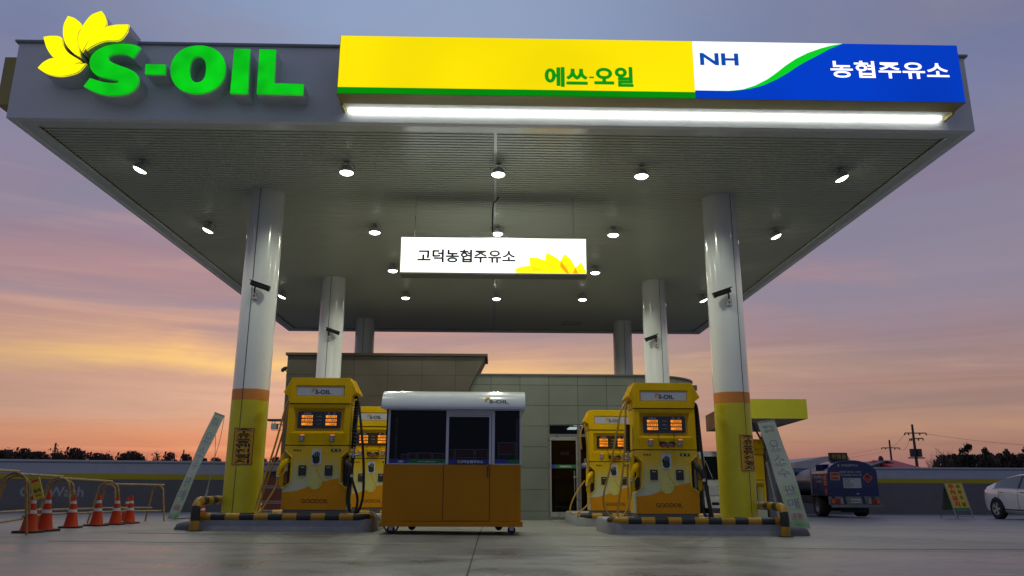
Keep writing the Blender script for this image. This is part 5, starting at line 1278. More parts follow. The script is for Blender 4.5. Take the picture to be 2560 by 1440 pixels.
def build_sedan():
    wx, wy = at(2497, 1268, 26.5).x, 26.5
    side = wx - .03; g = ground(17, 26.5)
    t = thing('white_sedan', 'white sedan parked at the right edge, cut off by the frame', 'car', (side+.92, 27.48, g), -PI/2-.02)
    S =  [0, .03, .10, .25, .45, .60, .80, 1.0, 1.25, 1.5, 1.8, 2.2, 2.6, 2.9, 3.2, 3.5, 3.75, 4.0, 4.3, 4.55, 4.7, 4.78, 4.80]
    def I(v, xs, ys):
        for a, b, c, d in zip(xs, xs[1:], ys, ys[1:]):
            if a <= v <= b: return c+(d-c)*(v-a)/(b-a)
        return ys[-1]
    top = lambda s: I(s, [0, .03, .10, .25, .45, .8, 1.25, 1.8, 2.4, 2.9, 3.3, 3.75, 4.0, 4.4, 4.7, 4.8], [.86, .94, 1.0, 1.05, 1.10, 1.21, 1.35, 1.44, 1.46, 1.42, 1.28, 1.03, .98, .88, .72, .60])
    belt = lambda s: I(s, [0, .1, .45, 1.2, 2.5, 3.6, 4.2, 4.7, 4.8], [.80, .92, .97, .99, .95, .90, .82, .66, .56])
    bot = lambda s: I(s, [0, .08, .3, .7, 4.1, 4.6, 4.8], [.48, .30, .22, .20, .20, .24, .38])
    wid = lambda s: I(s, [0, .05, .2, .5, 1.0, 2.4, 3.8, 4.3, 4.65, 4.8], [.60, .74, .84, .89, .915, .92, .90, .85, .70, .52])
    rings = []
    for s in S:
        b, be, tp, w = bot(s), belt(s), top(s), wid(s); h = be-b; gh = max(0, tp-be); wt = w*.80 if gh < .12 else w*(.80-.18*min(1, (gh-.12)/.35))
        half = [(0, b), (w*.86, b), (w*.955, b+.07), (w*.99, b+h*.35), (w, b+h*.62), (w*.975, b+h*.86), (w*.955, be-.02), (w*.92, be+.005), (wt+.035, be+gh*.90), (wt*.93, tp-gh*.03), (wt*.5, tp+.012), (0, tp+.018)]
        rings.append([(s, -y, z) for y, z in half] + [(s, y, z) for y, z in half[-2:0:-1]])
    n = len(rings[0]); vs = [p for r in rings for p in r]; body = []; glassf = {}
    for i in range(len(S)-1):
        for j in range(n):
            q = (i*n+j, i*n+(j+1) % n, (i+1)*n+(j+1) % n, (i+1)*n+j); sm = (S[i]+S[i+1])/2
            gl = False
            if j in (7, n-8) and .8 < sm < 3.4: gl = True
            if j in (9, 10, 11, 12, n-10, n-11) and False: gl = True
            if 8 <= j <= 13 and j not in (8, 13) and (.45 < sm < 1.25 or 2.9 < sm < 3.75): gl = True
            if gl:
                key = 'rear' if sm < 1.3 and 8 <= j <= 13 else 'front' if sm > 2.85 and 8 <= j <= 13 else 'left' if j < 9 else 'right'
                glassf.setdefault(key, []).append(q)
            else: body.append(q)
    body += [tuple(range(n))[::-1], tuple(range((len(S)-1)*n, len(S)*n))]
    pm = mat('white car paint', (.80, .81, .84), .18, var=.03, coat=.8)
    bo = mesh('body', vs, body, pm, t, smooth=True)
    for p in bo.data.polygons: p.use_smooth = True
    for key, nm in (('rear', 'rear_window'), ('front', 'windshield'), ('left', 'side_window'), ('right', 'side_window')):
        if key in glassf:
            use = sorted({i for f in glassf[key] for i in f}); ix = {v: i for i, v in enumerate(use)}
            mesh(nm, [vs[i] for i in use], [tuple(ix[i] for i in f) for f in glassf[key]], mat('dark car glass', (.015, .018, .022), .06, var=0, coat=.6), t, smooth=True)
    # window surround and pillar
    k = MB()
    for sy in (-1, 1):
        k.box(2.08, 2.16, sy*.93-.004 if sy > 0 else sy*.93-.004, sy*.93+.004, .97, .98)
        L = []
        for s in (.72, .8, 1.0, 1.25, 1.5, 1.8, 2.2, 2.6, 2.9, 3.2, 3.5): L.append((s, sy*(wid(s)*.925+.006), belt(s)+.012))
        k.tube(L, .008, 5)
    k.build('belt_trim', grey_metal, t)
    pb = MB()
    for sy in (-1, 1):
        s = 2.12; gh = top(s)-belt(s); w = wid(s); wt = w*.80-.18*w*1
        pb.add([(s-.05, sy*(w*.925), belt(s)+.01), (s+.05, sy*(w*.925), belt(s)+.01), (s+.02, sy*(w*.62+.045), belt(s)+gh*.90), (s-.06, sy*(w*.62+.045), belt(s)+gh*.90)], [(0,1,2,3)])
    pb.build('pillar', chassis_m, t)
    for x in (.98, 3.80):
        ar = MB()
        for sy in (-1, 1):
            M = Matrix.Translation((x, sy*.895, .335)) @ Matrix.Rotation(PI/2, 4, 'X')
            ar.lathe([(.02, -.02), (.375, -.02), (.385, 0), (.375, .02), (.02, .02)], 32, M)
        ar.build('wheel_arch', chassis_m, t)
        for sy in (-1, 1): wheel(t, x, sy*.855, .335, .335, .22, 5, mat('alloy rim', (.55, .55, .57), .35, .1))
    for sy in (-1, 1):
        MB().prism([(.03, .85), (.42, .93), (.38, .965), (.09, .955)], sy*.70-.05, sy*.70+.07).build('tail_light', mat('clear red tail lamp', (.55, .22, .18), .15, var=0, coat=.5), t, bevel=.01)
        MB().prism([(4.40, .62), (4.74, .56), (4.70, .66), (4.30, .80)], sy*.70-.06, sy*.70+.06).build('headlight', mat('clear lamp', (.75, .78, .8), .1, var=0, coat=.5), t, bevel=.01)
        for x in (1.20, 2.28): MB().box(x, x+.19, sy*.925-.012, sy*.925+.012, .855, .88).build('door_handle', grey_metal, t, bevel=.005)
        MB().box(3.05, 3.25, sy*1.02-.08, sy*1.02+.06, .98, 1.09).build('wing_mirror', pm, t, bevel=.03)
        sm_ = MB().box(.98+.40, 3.38, sy*.90-.012, sy*.90+.03*sy+.012, .30, .335); sm_.build('sill_strip', chassis_m, t, bevel=.004)
        sh = MB()
        for x in (1.14, 2.14, 3.12): sh.tube([(x, sy*.905, .32), (x, sy*.925, .62), (x, sy*.90, .93)], .004, 4)
        sh.build('door_gap', chassis_m, t)
build_sedan()
def build_van():
    Y = 24.3; a = at(1750, 1200, Y); g = ground(7, Y); W = 1.72; cx = a.x+W/2+.10
    t = thing('white_truck', 'white cab-over truck facing the camera behind the right column', 'truck', (cx, Y, g))
    wm = mat('van white paint', (.84, .85, .85), .25, var=.05, coat=.4)
    prof = [(0, .42), (-.02, .95), (.03, 1.12), (.34, 1.93), (.50, 2.05), (1.55, 2.08), (1.6, .42)]
    # cab body leaves a wheel cut-out below
    mb = MB().prism(prof, -W/2, W/2, RZ); c = mb.build('cab', wm, t, bevel=.05)
    ws = MB(); k = lambda z: .03+(z-1.12)*.31/.81
    ws.add([(-W/2+.09, k(1.18)-.012, 1.18), (W/2-.09, k(1.18)-.012, 1.18), (W/2-.15, k(1.88)-.012, 1.88), (-W/2+.15, k(1.88)-.012, 1.88)], [(0, 1, 2, 3)])
    ws.add([(-W/2+.09, k(1.18)+.01, 1.18), (W/2-.09, k(1.18)+.01, 1.18), (W/2-.15, k(1.88)+.01, 1.88), (-W/2+.15, k(1.88)+.01, 1.88)], [(0, 3, 2, 1)])
    ws.build('windshield', mat('dark car glass', (.015, .018, .022)), t)
    MB().tube([(-W/2+.30, k(1.22)-.025, 1.22), (-W/2+.24, k(1.45)-.025, 1.45), (-W/2+.16, k(1.75)-.025, 1.75)], .012, 5).build('hanging_strap', plate_w, t)
    MB().tube([(-W/2+.15, k(1.19)-.03, 1.19), (W/2-.35, k(1.22)-.03, 1.22)], .012, 5).build('wiper', chassis_m, t)
    for s in (-1, 1):
        h = MB().prism([(s*(W/2-.46), .72), (s*(W/2-.04), .70), (s*(W/2-.04), 1.00), (s*(W/2-.24), 1.02), (s*(W/2-.42), .92)], -.035, .05).build('headlight', mat('clear lamp', (.6, .62, .65)), t, bevel=.012)
        MB().prism([(s*(W/2-.15), .715), (s*(W/2-.035), .71), (s*(W/2-.035), .99), (s*(W/2-.15), 1.00)], -.041, -.0355).build('turn_signal', mat('amber lamp', (.5, .12, .02), .25, var=0), h)
        MB().box(s*(W/2+.02)-.11, s*(W/2+.02)+.11, -.16, -.08, 1.08, 1.42).build('wing_mirror', chassis_m, t, bevel=.03)
        MB().tube([(s*(W/2), .1, 1.5), (s*(W/2+.04), -.1, 1.46), (s*(W/2+.04), -.12, 1.40)], .014, 6).build('mirror_arm', chassis_m, t)
        wheel_t = wheel
        for y in (.62, 3.3):
            M = None
            w = MB(); Mx = Matrix.Translation((s*(W/2-.16), y, .32)) @ Matrix.Rotation(PI/2, 4, 'Y')
            wh = w.lathe([(.19, -.10), (.30, -.11), (.32, -.08), (.32, .08), (.30, .11), (.19, .10)], 24, Mx, False).build('wheel', tyre_m, t, smooth=True)
            MB().lathe([(.001, -.06), (.19, -.085), (.19, .085), (.001, .06)], 20, Mx).build('rim', grey_metal, wh, smooth=True)
    bp_ = MB().prism(rrect(0, .47, W+.02, .26, .05), -.09, .02).build('bumper', wm, t, bevel=.01)
    for x in (-.55, 0, .55): MB().prism(rrect(x, .47, .24 if x else .5, .085, .04), -.096, -.0905).build('air_slot', chassis_m, bp_)
    MB().prism(rrect(0, .78, .80, .15, .04), -.03, -.0).build('grille', chassis_m, t)
    k2 = MB(); k2.box(-.50, -.30, -.028, -.0, .97, .99).box(-.1, .1, -.028, 0, .96, 1.02); k2.build('badge', plate_w, t)
    MB().box(-.80, .80, 1.7, 4.6, .75, .85).box(-.80, -.76, 1.7, 4.6, .851, 1.22).box(.76, .80, 1.7, 4.6, .851, 1.22).box(-.759, .759, 1.7, 1.75, .851, 1.5).box(-.759, .759, 4.55, 4.6, .851, 1.22).build('cargo_bed', mat('bed blue grey', (.10, .12, .16), .5), t, bevel=.006)
    MB().box(-.35, .35, .3, 4.4, .38, .7).build('chassis', chassis_m, t)
build_van()
def build_tanker():
    Y = 28.0; L, R = at(2070, 1200, Y), at(2193, 1200, Y); cx = (L.x+R.x)/2; W = R.x-L.x; g = ground(12.5, Y)
    t = thing('fuel_tanker', 'small dark blue fuel tanker truck seen from behind by the wall', 'truck', (cx, Y, g), -.03)
    bl = mat('tanker blue', (.008, .017, .09), .28, var=.10, coat=.3); h = W/2
    Z = lambda py: at(2130, py, Y).z-g
    X = lambda u: at(1960+u/6.546, 1200, Y).x-cx
    V = lambda v: at(2130, 1100+v/6.546, Y).z-g
    zb, zs, zt = V(918), V(500), V(330)
    arch = [(h, zb), (h, zs-.10)] + [(h*math.cos(a), zs-.10+(zt-zs+.10)*math.sin(a)) for a in (math.radians(q) for q in range(10, 180, 10))] + [(-h, zs-.10), (-h, zb)]
    hs = MB().prism(arch, 0, 1.5).build('rear_housing', bl, t, bevel=.02)
    el = [((h-.05)*math.cos(a), (zb+zt)/2-.12+.52*math.sin(a)) for a in (math.radians(q) for q in range(0, 360, 12))]
    MB().prism(el, 1.502, 3.6).build('tank', mat('tank dull silver', (.10, .105, .115), .38, .3, var=.2), t, smooth=True)
    k = MB(); 
    for x in (-h+.05, -h+.02): k.tube([(x, 1.7, .7), (x, 1.7, zt-.25), (x+.3, 1.7, zt-.05)], .015, 6)
    k.tube([(-h+.3, 1.6, zt+.04), (-h+.3, 3.4, zt+.04)], .015, 6); k.build('hand_rail', grey_metal, t)
    MB().box(-h-.02, h+.02, 1.52, 3.5, .45, .72).build('side_box', chassis_m, t, bevel=.01)
    MB().box(-h+.02, -h+.36, -.0+.35, 1.1, zs-.06, zt-.14).build('top_locker', mat('tanker matte blue', (.008, .016, .08), .85, spec=.08), t, bevel=.02)
    # lettering on the back
    k = MB(); text_mb(k, '고덕농협주유소', X(1095), V(415), X(1240)-X(955), V(395)-V(436), -.006, bold=.015); text_mb(k, '"올바른 면세유 사용은', X(1095), V(524), X(1270)-X(918), V(506)-V(541), -.006, bold=.01); text_mb(k, '우리농업을 지키는 힘"', X(1105), V(573), X(1278)-X(930), V(556)-V(590), -.006, bold=.01)
    k.box(X(905), X(925), -.006, -.004, V(436), V(398)); k.box(X(1165), X(1208), -.006, -.003, V(888), V(872)); k.build('rear_lettering', mat('soft white ink', (.42, .44, .48), .5, var=0), hs)
    for v0, v1, s in ((528, 592, '1223'), (595, 658, '1202')):
        p = MB().box(X(765), X(918), -.012, -.002, V(v1), V(v0)).build('hazard_plate', mat('hazard plate rim', (.45, .35, .30), .5), hs)
        MB().box(X(773), X(911), -.015, -.0125, V(v1-7), V(v0+7)).build('plate_face', mat('hazard orange', (.50, .09, .02), .5), p)
        k = MB(); text_mb(k, s, X(842), V((v0+v1)/2), .24, .08, -.0165, bold=.02); k.build('digits', ink, p)
    wb = MB().box(X(965), X(1255), -.014, -.002, V(787), V(622)).build('notice_board', mat('notice white', (.42, .44, .46), .5), hs)
    k = MB()
    for i, (s, w) in enumerate((('위험물 이동탱크저장소 표지', .38), ('유 별 : 제4류', .22), ('품 명 : 제2석유류', .24), ('최대수량 3,000 리터', .34), ('안전관리자 연락처', .34), ('비상시 신고 119', .26))):
        k = MB(); text_mb(k, s, X(978)+w*.95/2, V(642+i*25), w*.95, .030, -.0165, bold=.03); k.build('lettering_line', ink, wb)
    cxd, czd, rd = X(1366), V(620), (X(1448)-X(1284))/2
    MB().prism([(cxd-rd, czd), (cxd, czd-rd), (cxd+rd, czd), (cxd, czd+rd)], -.010, -.002).build('hazard_diamond', mat('diamond rim', (.40, .30, .30), .5), hs)
    MB().prism([(cxd-rd*.9, czd), (cxd, czd-rd*.9), (cxd+rd*.9, czd), (cxd, czd+rd*.9)], -.013, -.0105).build('hazard_diamond', mat('diamond red', (.42, .02, .025), .5), hs)
    MB().prism([(cxd-.06, czd+.02), (cxd+.06, czd+.02), (cxd+.05, czd+.09), (cxd+.015, czd+.07), (cxd, czd+.15), (cxd-.025, czd+.08), (cxd-.055, czd+.10)], -.016, -.0135).build('flame_symbol', ink, hs)
    # same marks on the left flank
    M = Matrix.Translation((-h, 0, 0)) @ Matrix.Rotation(-PI/2, 4, 'Z')
    sd = MB()
    for z0, z1 in ((zs-.52, zs-.36), (zs-.34, zs-.18)): sd.box(-.36, -.08, -.012, -.002, z0, z1, M)
    sd.build('hazard_plate', mat('hazard orange', (.5, .09, .02)), hs)
    MB().prism([(-.38, zs-.72), (-.22, zs-.90), (-.06, zs-.72), (-.22, zs-.54)], -.010, -.002, M).build('hazard_diamond', mat('diamond red', (.42, .02, .025)), hs)
    k = MB(); text_mb(k, '고덕농협주유소', -.86, zs-.22, .8, .10, -.008, bold=.015); k.v = [M @ v for v in k.v]; k.build('side_lettering', mat('soft white ink', (.42, .44, .48)), hs); k = MB(); text_mb(k, '031-668-9051', -.78, zs-.38, .5, .06, -.008, bold=.02); k.v = [M @ v for v in k.v]; k.build('side_lettering', mat('soft white ink', (.42, .44, .48)), hs)
    # led board
    a, b = at(2072, 1151, Y+1.1), at(2114, 1132, Y+1.1)
    lb = MB().box(a.x-cx, b.x-cx, 1.05, 1.2, a.z-g-.04, b.z-g).build('warning_board', chassis_m, t, bevel=.008)
    k = MB(); text_mb(k, '위험물', (a.x+b.x)/2-cx, (a.z+b.z)/2-g, (b.x-a.x)*.84, (b.z-a.z)*.66, 1.042, bold=.03); k.build('lettering', mat('led amber off', (.40, .26, .09), .5, var=.2, vscale=30), lb)
    # rear end
    MB().box(X(740), X(1560), -.12, .02, V(1105), V(1060)).build('rear_bumper', mat('bumper grey', (.17, .17, .19), .45), t, bevel=.008)
    pn = MB().box(X(725), X(1515), .03, .12, V(1059), V(922)).build('tail_panel', mat('tail panel grey', (.20, .20, .20), .5), t)
    for u in (800, 980, 1280, 1480-40): MB().prism([(X(u-20), V(1050)), (X(u+25), V(1050)), (X(u+5), V(925)), (X(u-40), V(925))], .015, .029).build('blue_bracket', bl, pn)
    for u0, u1, w0, w1 in ((745, 892, 893, 932), (1385, 1530, 1342, 1384)):
        p = MB().box(X(u0), X(u1), -.03, .014, V(1044), V(962)).build('tail_light', mat('tail lamp red', (.30, .012, .01), .25, var=0), t, bevel=.006)
        a0 = u0 if u0 < 1000 else u1-60
        MB().box(X(a0+2), X(a0+55), -.034, -.0305, V(1040), V(968)).build('amber_lens', mat('amber lamp', (.5, .12, .02)), p)
        MB().box(X(w0), X(w1), -.03, .014, V(1044), V(962)).build('reverse_lens', mat('dull lens', (.30, .33, .33), .3), p)
    pl_ = MB().box(X(1058), X(1222), -.012, .012, V(1034), V(964)).build('number_plate', mat('plate off white', (.48, .50, .48), .5), t)
    k = MB(); text_mb(k, '88아9256', X(1140), V(999), X(1214)-X(1066), .075, -.0145, bold=.02); k.build('lettering', ink, pl_)
    MB().box(-.45, .45, .1, 5.3, .42, .62).box(-.8, .8, 1.0, 1.1, .2, .45).build('chassis', chassis_m, t)
    MB().box(X(950), X(1365), .35, .37, V(1190), V(1106)).build('mud_flap', chassis_m, t)
    for s in (-1, 1):
        for y, w in ((1.25, .34), (4.55, .2)):
            Mx = Matrix.Translation((s*(h-.17), y, .36)) @ Matrix.Rotation(PI/2, 4, 'Y')
            wh = MB().lathe([(.20, -w/2+.01), (.34, -w/2), (.36, -w/2+.03), (.36, w/2-.03), (.34, w/2), (.20, w/2-.01)], 28, Mx, False).build('wheel', tyre_m, t, smooth=True)
            MB().lathe([(.001, -w/2+.10), (.12, -w/2+.10), (.20, -w/2+.02), (.21, w/2-.02), (.12, w/2-.10), (.001, w/2-.10)], 20, Mx).build('rim', mat('wheel rim dull', (.25, .25, .24), .5, .4), wh, smooth=True)
        MB().prism([(.8, .74), (1.7, .74), (1.66, .80), (.84, .80)], -(s*(h-.17)+.2), -(s*(h-.17)-.2), RZ).build('mudguard', chassis_m, t)
    MB().prism([(3.75, .5), (3.75, 1.62), (3.9, 1.72), (4.9, 1.70), (5.25, 1.15), (5.3, .5)], -h+.12, h-.12, RZ).build('cab', mat('tanker cab blue', (.008, .015, .07), .3, coat=.3), t, bevel=.04)
build_tanker()
def build_a_sign():
    Yf, Yt, Yb = 26.8, 27.25, 27.7
    gA, gB = ground(16, Yf), ground(16, Yb)
    TL, TR = at(2360, 1208, Yt), at(2403, 1208, Yt); z1 = (TL.z+TR.z)/2; TL.z = TR.z = z1
    FL = at(2392, 1293, Yf); FR = at(2434, 1293, Yf); FL.z = FR.z = gA; BL = at(2352, 1291, Yb); BR = at(2394, 1291, Yb); BL.z = BR.z = gB
    O = Vector(((FL.x+BR.x)/2, Yt, gA)); t = thing('a_frame_sign', 'yellow a-frame notice board with red and black writing near the white car', 'sign', O)
    q = [p-O for p in (TL, TR, FL, FR, BL, BR)]; TL, TR, FL, FR, BL, BR = q
    for nm, a, b, c, d in (('front_frame', TL, TR, FR, FL), ('rear_frame', TL, TR, BR, BL)):
        k = MB(); k.tube([a, d], .016, 6).tube([b, c], .016, 6).tube([a, b], .016, 6).tube([a.lerp(d, .93), b.lerp(c, .93)], .014, 6).tube([a.lerp(d, .77), b.lerp(c, .77)], .012, 6); k.build(nm, grey_metal, t)
    nrm = (TR-TL).cross(FL-TL).normalized()
    if nrm.y > 0: nrm = -nrm
    P = lambda u, v, o=0: TL.lerp(TR, u).lerp(FL.lerp(FR, u), v) + nrm*o
    def quad(mb, u0, u1, v0, v1, o0, o1):
        vs = [P(u, v, o) for o in (o0, o1) for u, v in ((u0, v1), (u1, v1), (u1, v0), (u0, v0))]; mb.add(vs, [(3,2,1,0),(4,5,6,7),(0,1,5,4),(1,2,6,5),(2,3,7,6),(3,0,4,7)]); return mb
    pn = quad(MB(), .03, .97, .01, .70, .0, .012).build('notice_panel', mat('notice yellow', (.66, .46, .03), .45, var=.08), t)
    quad(MB(), .03, .97, .702, .765, .0, .012).build('green_strip', mat('notice green', (.03, .22, .08), .5), t)
    g2 = MB()
    for p_ in ((TL, TR, BR, BL),):
        a, b, c, d = p_; g2.add([a.lerp(d, .03), b.lerp(c, .03), b.lerp(c, .76), a.lerp(d, .76)], [(0, 1, 2, 3)])
    g2.build('rear_panel', mat('notice back', (.10, .13, .10), .6), t)
    def col(s, u0, u1, vs_, mt, nm, bold):
        k = MB()
        for ch, (v0, v1) in zip(s, vs_):
            w, f, a = text_geo(ch, bold, 0, 1, 1); k.add([P(u0+(p[0]+.5)*(u1-u0), v0+(.5-p[1])*(v1-v0), .0135) for p in w], f)
        k.build(nm, mt, pn)
    col('주차금지', .14, .48, [(.035+i*.165, .035+i*.165+.14) for i in range(4)], ink_red, 'red_lettering', .05)
    col('주유소앞', .60, .84, [(.06, .165), (.20, .31), (.345, .45), (.545, .665)], ink, 'black_lettering', .03)
build_a_sign()

# ------------------------------------------------------------------ beyond the wall
FZ = -1.2
leaf_dark = mat('dusk foliage', (.060, .045, .032), .9, var=.45, vscale=.6); bark = mat('bark', (.05, .038, .03), .9, var=.3)
pine_m = mat('pine needles', (.022, .034, .022), .9, var=.4, vscale=.8)
def tree_proto(name, seed, h, crown_w, style):
    rnd = random.Random(seed); t = empty(name); tr_ = MB(); cr = MB()
    def leaf(c, s):
        a = Vector((rnd.uniform(-1, 1), rnd.uniform(-1, 1), rnd.uniform(-1, 1))).normalized(); b = a.orthogonal().normalized(); d = a.cross(b)
        c = Vector(c); cr.add([c+b*s, c+d*s*.7, c-b*s, c-d*s*.7], [(0, 1, 2, 3)])
    if style == 'pine':
        top = Vector((rnd.uniform(-.4, .4), 0, h*.93)); mid = Vector((rnd.uniform(-.5, .5), .1, h*.5))
        tr_.tube([(0, 0, 0), mid, top], [.16, .11, .04], 6)
        npad = 9
        for i in range(npad):
            u = .30+.70*i/(npad-1); base = (Vector((0, 0, 0)).lerp(mid, u*2) if u < .5 else mid.lerp(top, (u-.5)*2))
            rr = crown_w*(1.05-u)*.62*rnd.uniform(.6, 1.1)+.35; side = rnd.uniform(0, 6.28) if i < npad-1 else 0
            c = base+Vector((math.cos(side)*rr*.7, math.sin(side)*rr*.6, rnd.uniform(-.1, .2)))*(1 if i < npad-1 else 0)
            tr_.tube([base-Vector((0, 0, .15)), c], [.05, .02], 5)
            for _ in range(150):
                a = rnd.uniform(0, 6.28); q = rnd.random()**.5
                leaf(c+Vector((math.cos(a)*q*rr, math.sin(a)*q*rr*.8, rnd.gauss(0, .10)+.18*(1-q*q))), rnd.uniform(.06, .15))
    else:
        def branch(p, d, l, r, lev):
            e = p+d*l; m_ = p.lerp(e, .5)+Vector((rnd.gauss(0, .06), rnd.gauss(0, .06), 0))*l; tr_.tube([p, m_, e], [r, r*.8, r*.55], 5 if lev < 2 else 3, cap=False)
            if lev >= (4 if style == 'bare' else 3):
                if style != 'bare':
                    for _ in range(9 if style == 'dense' else 6): leaf(e+Vector((rnd.gauss(0, .4), rnd.gauss(0, .4), rnd.gauss(0, .3))), rnd.uniform(.12, .26))
                return
            for k in range(4 if lev < 2 else 3):
                a = rnd.uniform(0, 6.28); tl = rnd.uniform(.35, .95)
                dd = (d+Vector((math.cos(a), math.sin(a), rnd.uniform(-.1, .3)))*tl).normalized(); st = p.lerp(e, rnd.uniform(.45, 1))
                branch(st, dd, l*rnd.uniform(.55, .78), r*.5, lev+1)
        for k in range(2 if style == 'dense' else 1):
            branch(Vector((rnd.uniform(-.3, .3), 0, 0)), Vector((rnd.gauss(0, .1), rnd.gauss(0, .1), 1)).normalized(), h*.36, h*.022, 0)
        if style == 'dense':
            for _ in range(1100):
                a = rnd.uniform(0, 6.28); z = rnd.uniform(.22, .95); q = rnd.random()**.6*crown_w*.5*math.sin(PI*min(1, (z-.1)/.95))**.6
                leaf((math.cos(a)*q, math.sin(a)*q, z*h*.92), rnd.uniform(.14, .36))
    tr_.build('trunk', bark, t)
    if cr.v: cr.build('crown', pine_m if style == 'pine' else leaf_dark, t)
    zs_ = sorted(v.z for v in (cr.v or tr_.v)); zt = zs_[int(len(zs_)*(.965 if style != 'pine' else .985))]; wd = max(v.x for v in (cr.v or tr_.v)) - min(v.x for v in (cr.v or tr_.v))
    return t, zt, wd
def trees():
    protos = {k: [tree_proto(*a) for a in v] for k, v in {
        'dense': [('leafy_tree', 11, 7, 6, 'dense'), ('leafy_tree', 12, 7, 7, 'dense'), ('leafy_tree', 13, 6.5, 6, 'dense')],
        'thin': [('leafy_tree', 21, 7, 6, 'thin'), ('leafy_tree', 22, 7, 5, 'thin')],
        'bare': [('bare_tree', 31, 7, 5, 'bare'), ('bare_tree', 32, 7, 5, 'bare')],
        'pine': [('pine_tree', 41, 5.2, 3.2, 'pine'), ('pine_tree', 42, 5.0, 3.6, 'pine'), ('pine_tree', 43, 5, 3.2, 'pine')]}.items()}
    used = set()
    def put(kind, i, px, ptop, wpx, Y, lab, grp):
        p, zt, wd = protos[kind][i % len(protos[kind])]
        o = p if (kind, i % len(protos[kind])) not in used else copy_tree(p); used.add((kind, i % len(protos[kind])))
        q = at(px, ptop, Y); s = (q.z-FZ)/zt*(1.04 if px > 1500 else .98); w = wpx/F_PX*Y; sx = w/wd
        o.location = (q.x, Y, FZ); o.scale = (sx, max(.6*sx, min(s, 1.3)), s); tag(o, lab, 'tree', grp)
    GL = 'dark trees on the far skyline left'
    L = [('dense', 2, 1131, 34), ('dense', 20, 1128, 30), ('thin', 40, 1126, 34), ('dense', 58, 1126, 30), ('dense', 80, 1133, 34), ('dense', 100, 1133, 30),
         ('thin', 128, 1138, 24), ('dense', 145, 1136, 28), ('thin', 163, 1121, 40), ('dense', 184, 1125, 36), ('dense', 203, 1131, 26), ('thin', 222, 1137, 26), ('dense', 240, 1137, 28), ('dense', 264, 1139, 30),
         ('thin', 288, 1135, 30), ('dense', 308, 1138, 28), ('dense', 332, 1131, 34), ('dense', 347, 1138, 18), ('bare', 369, 1139, 12), ('thin', 388, 1136, 26), ('thin', 406, 1134, 24), ('dense', 424, 1136, 24), ('thin', 438, 1135, 22), ('dense', 466, 1139, 14)]
    adj = ['at the left picture edge', 'next to the left edge', 'loose branched, second gap from the left edge', 'over the C of the wall writing', 'low, over the hanging board', 'low, left of the first gap', 'small and thin under the lattice tower', 'just right of the lattice tower',
           'tallest of the left skyline, open crown', 'dense, right of the tallest one', 'rounded, over the h of the wall writing', 'low and thin, right of the wall writing', 'low, above the middle barricade', 'low and flat, above the lone rail', 'thin, in the middle of the long row', 'low, right of the middle of the row',
           'broad, at the right end of the long row', 'small, last before the wide gap', 'tiny and bare, alone in the gap', 'open crowned, first after the gap', 'open crowned, second after the gap', 'dense, third after the gap', 'thin, last before the leaning banner', 'small, by the second thin tower']
    for i, ((k, px, py, w), a) in enumerate(zip(L, adj)): put(k, i, px, py, w, 150+((i*37) % 23), 'dark far tree %s' % a, GL)
    for i, (px, py, w, a) in enumerate(((585, 1150, 26, 'just left of the left column'), (655, 1147, 30, 'between the left column and yellow hoses'), (690, 1146, 26, 'behind the yellow hoses of the left pump'), (505, 1149, 30, 'right of the banner, beside its mast'), (540, 1147, 26, 'between the banner mast and column'))):
        put('dense', i, px, py, w, 160+3*i, 'low dark far tree %s' % a, GL)
    GR = 'dark trees behind the wall on the right'
    R = [('bare', 2332, 1139, 30, 'wispy bare tree left of the pines, the lower one'), ('bare', 2362, 1134, 36, 'wispy bare tree touching the first pine, the taller one'), ('dense', 2366, 1150, 44, 'dark bush at the foot of the bare trees'), ('dense', 2400, 1149, 60, 'broad dark bush below the tallest pine'),
         ('pine', 2418, 1119, 66, 'tallest pine, with flat layered top'), ('dense', 2440, 1149, 56, 'dark bush between the two pines'), ('pine', 2463, 1128, 46, 'second pine, with a narrow pointed top'), ('dense', 2478, 1149, 56, 'dark bush right of the second pine'),
         ('pine', 2520, 1133, 64, 'broad flat topped pine near the right edge'), ('dense', 2516, 1148, 62, 'dark bush under the broad pine'), ('dense', 2552, 1147, 56, 'dark bush behind the white car'), ('pine', 2566, 1128, 44, 'pine cut off by the right picture edge')]
    for i, (k, px, py, w, a) in enumerate(R): put(k, i, px, py, w, 66+((i*7) % 9), a, GR)
    for k, v in protos.items():
        for j, (p, _, _) in enumerate(v):
            if (k, j) not in used:
                for c in list(p.children): bpy.data.objects.remove(c)
                bpy.data.objects.remove(p)
trees()
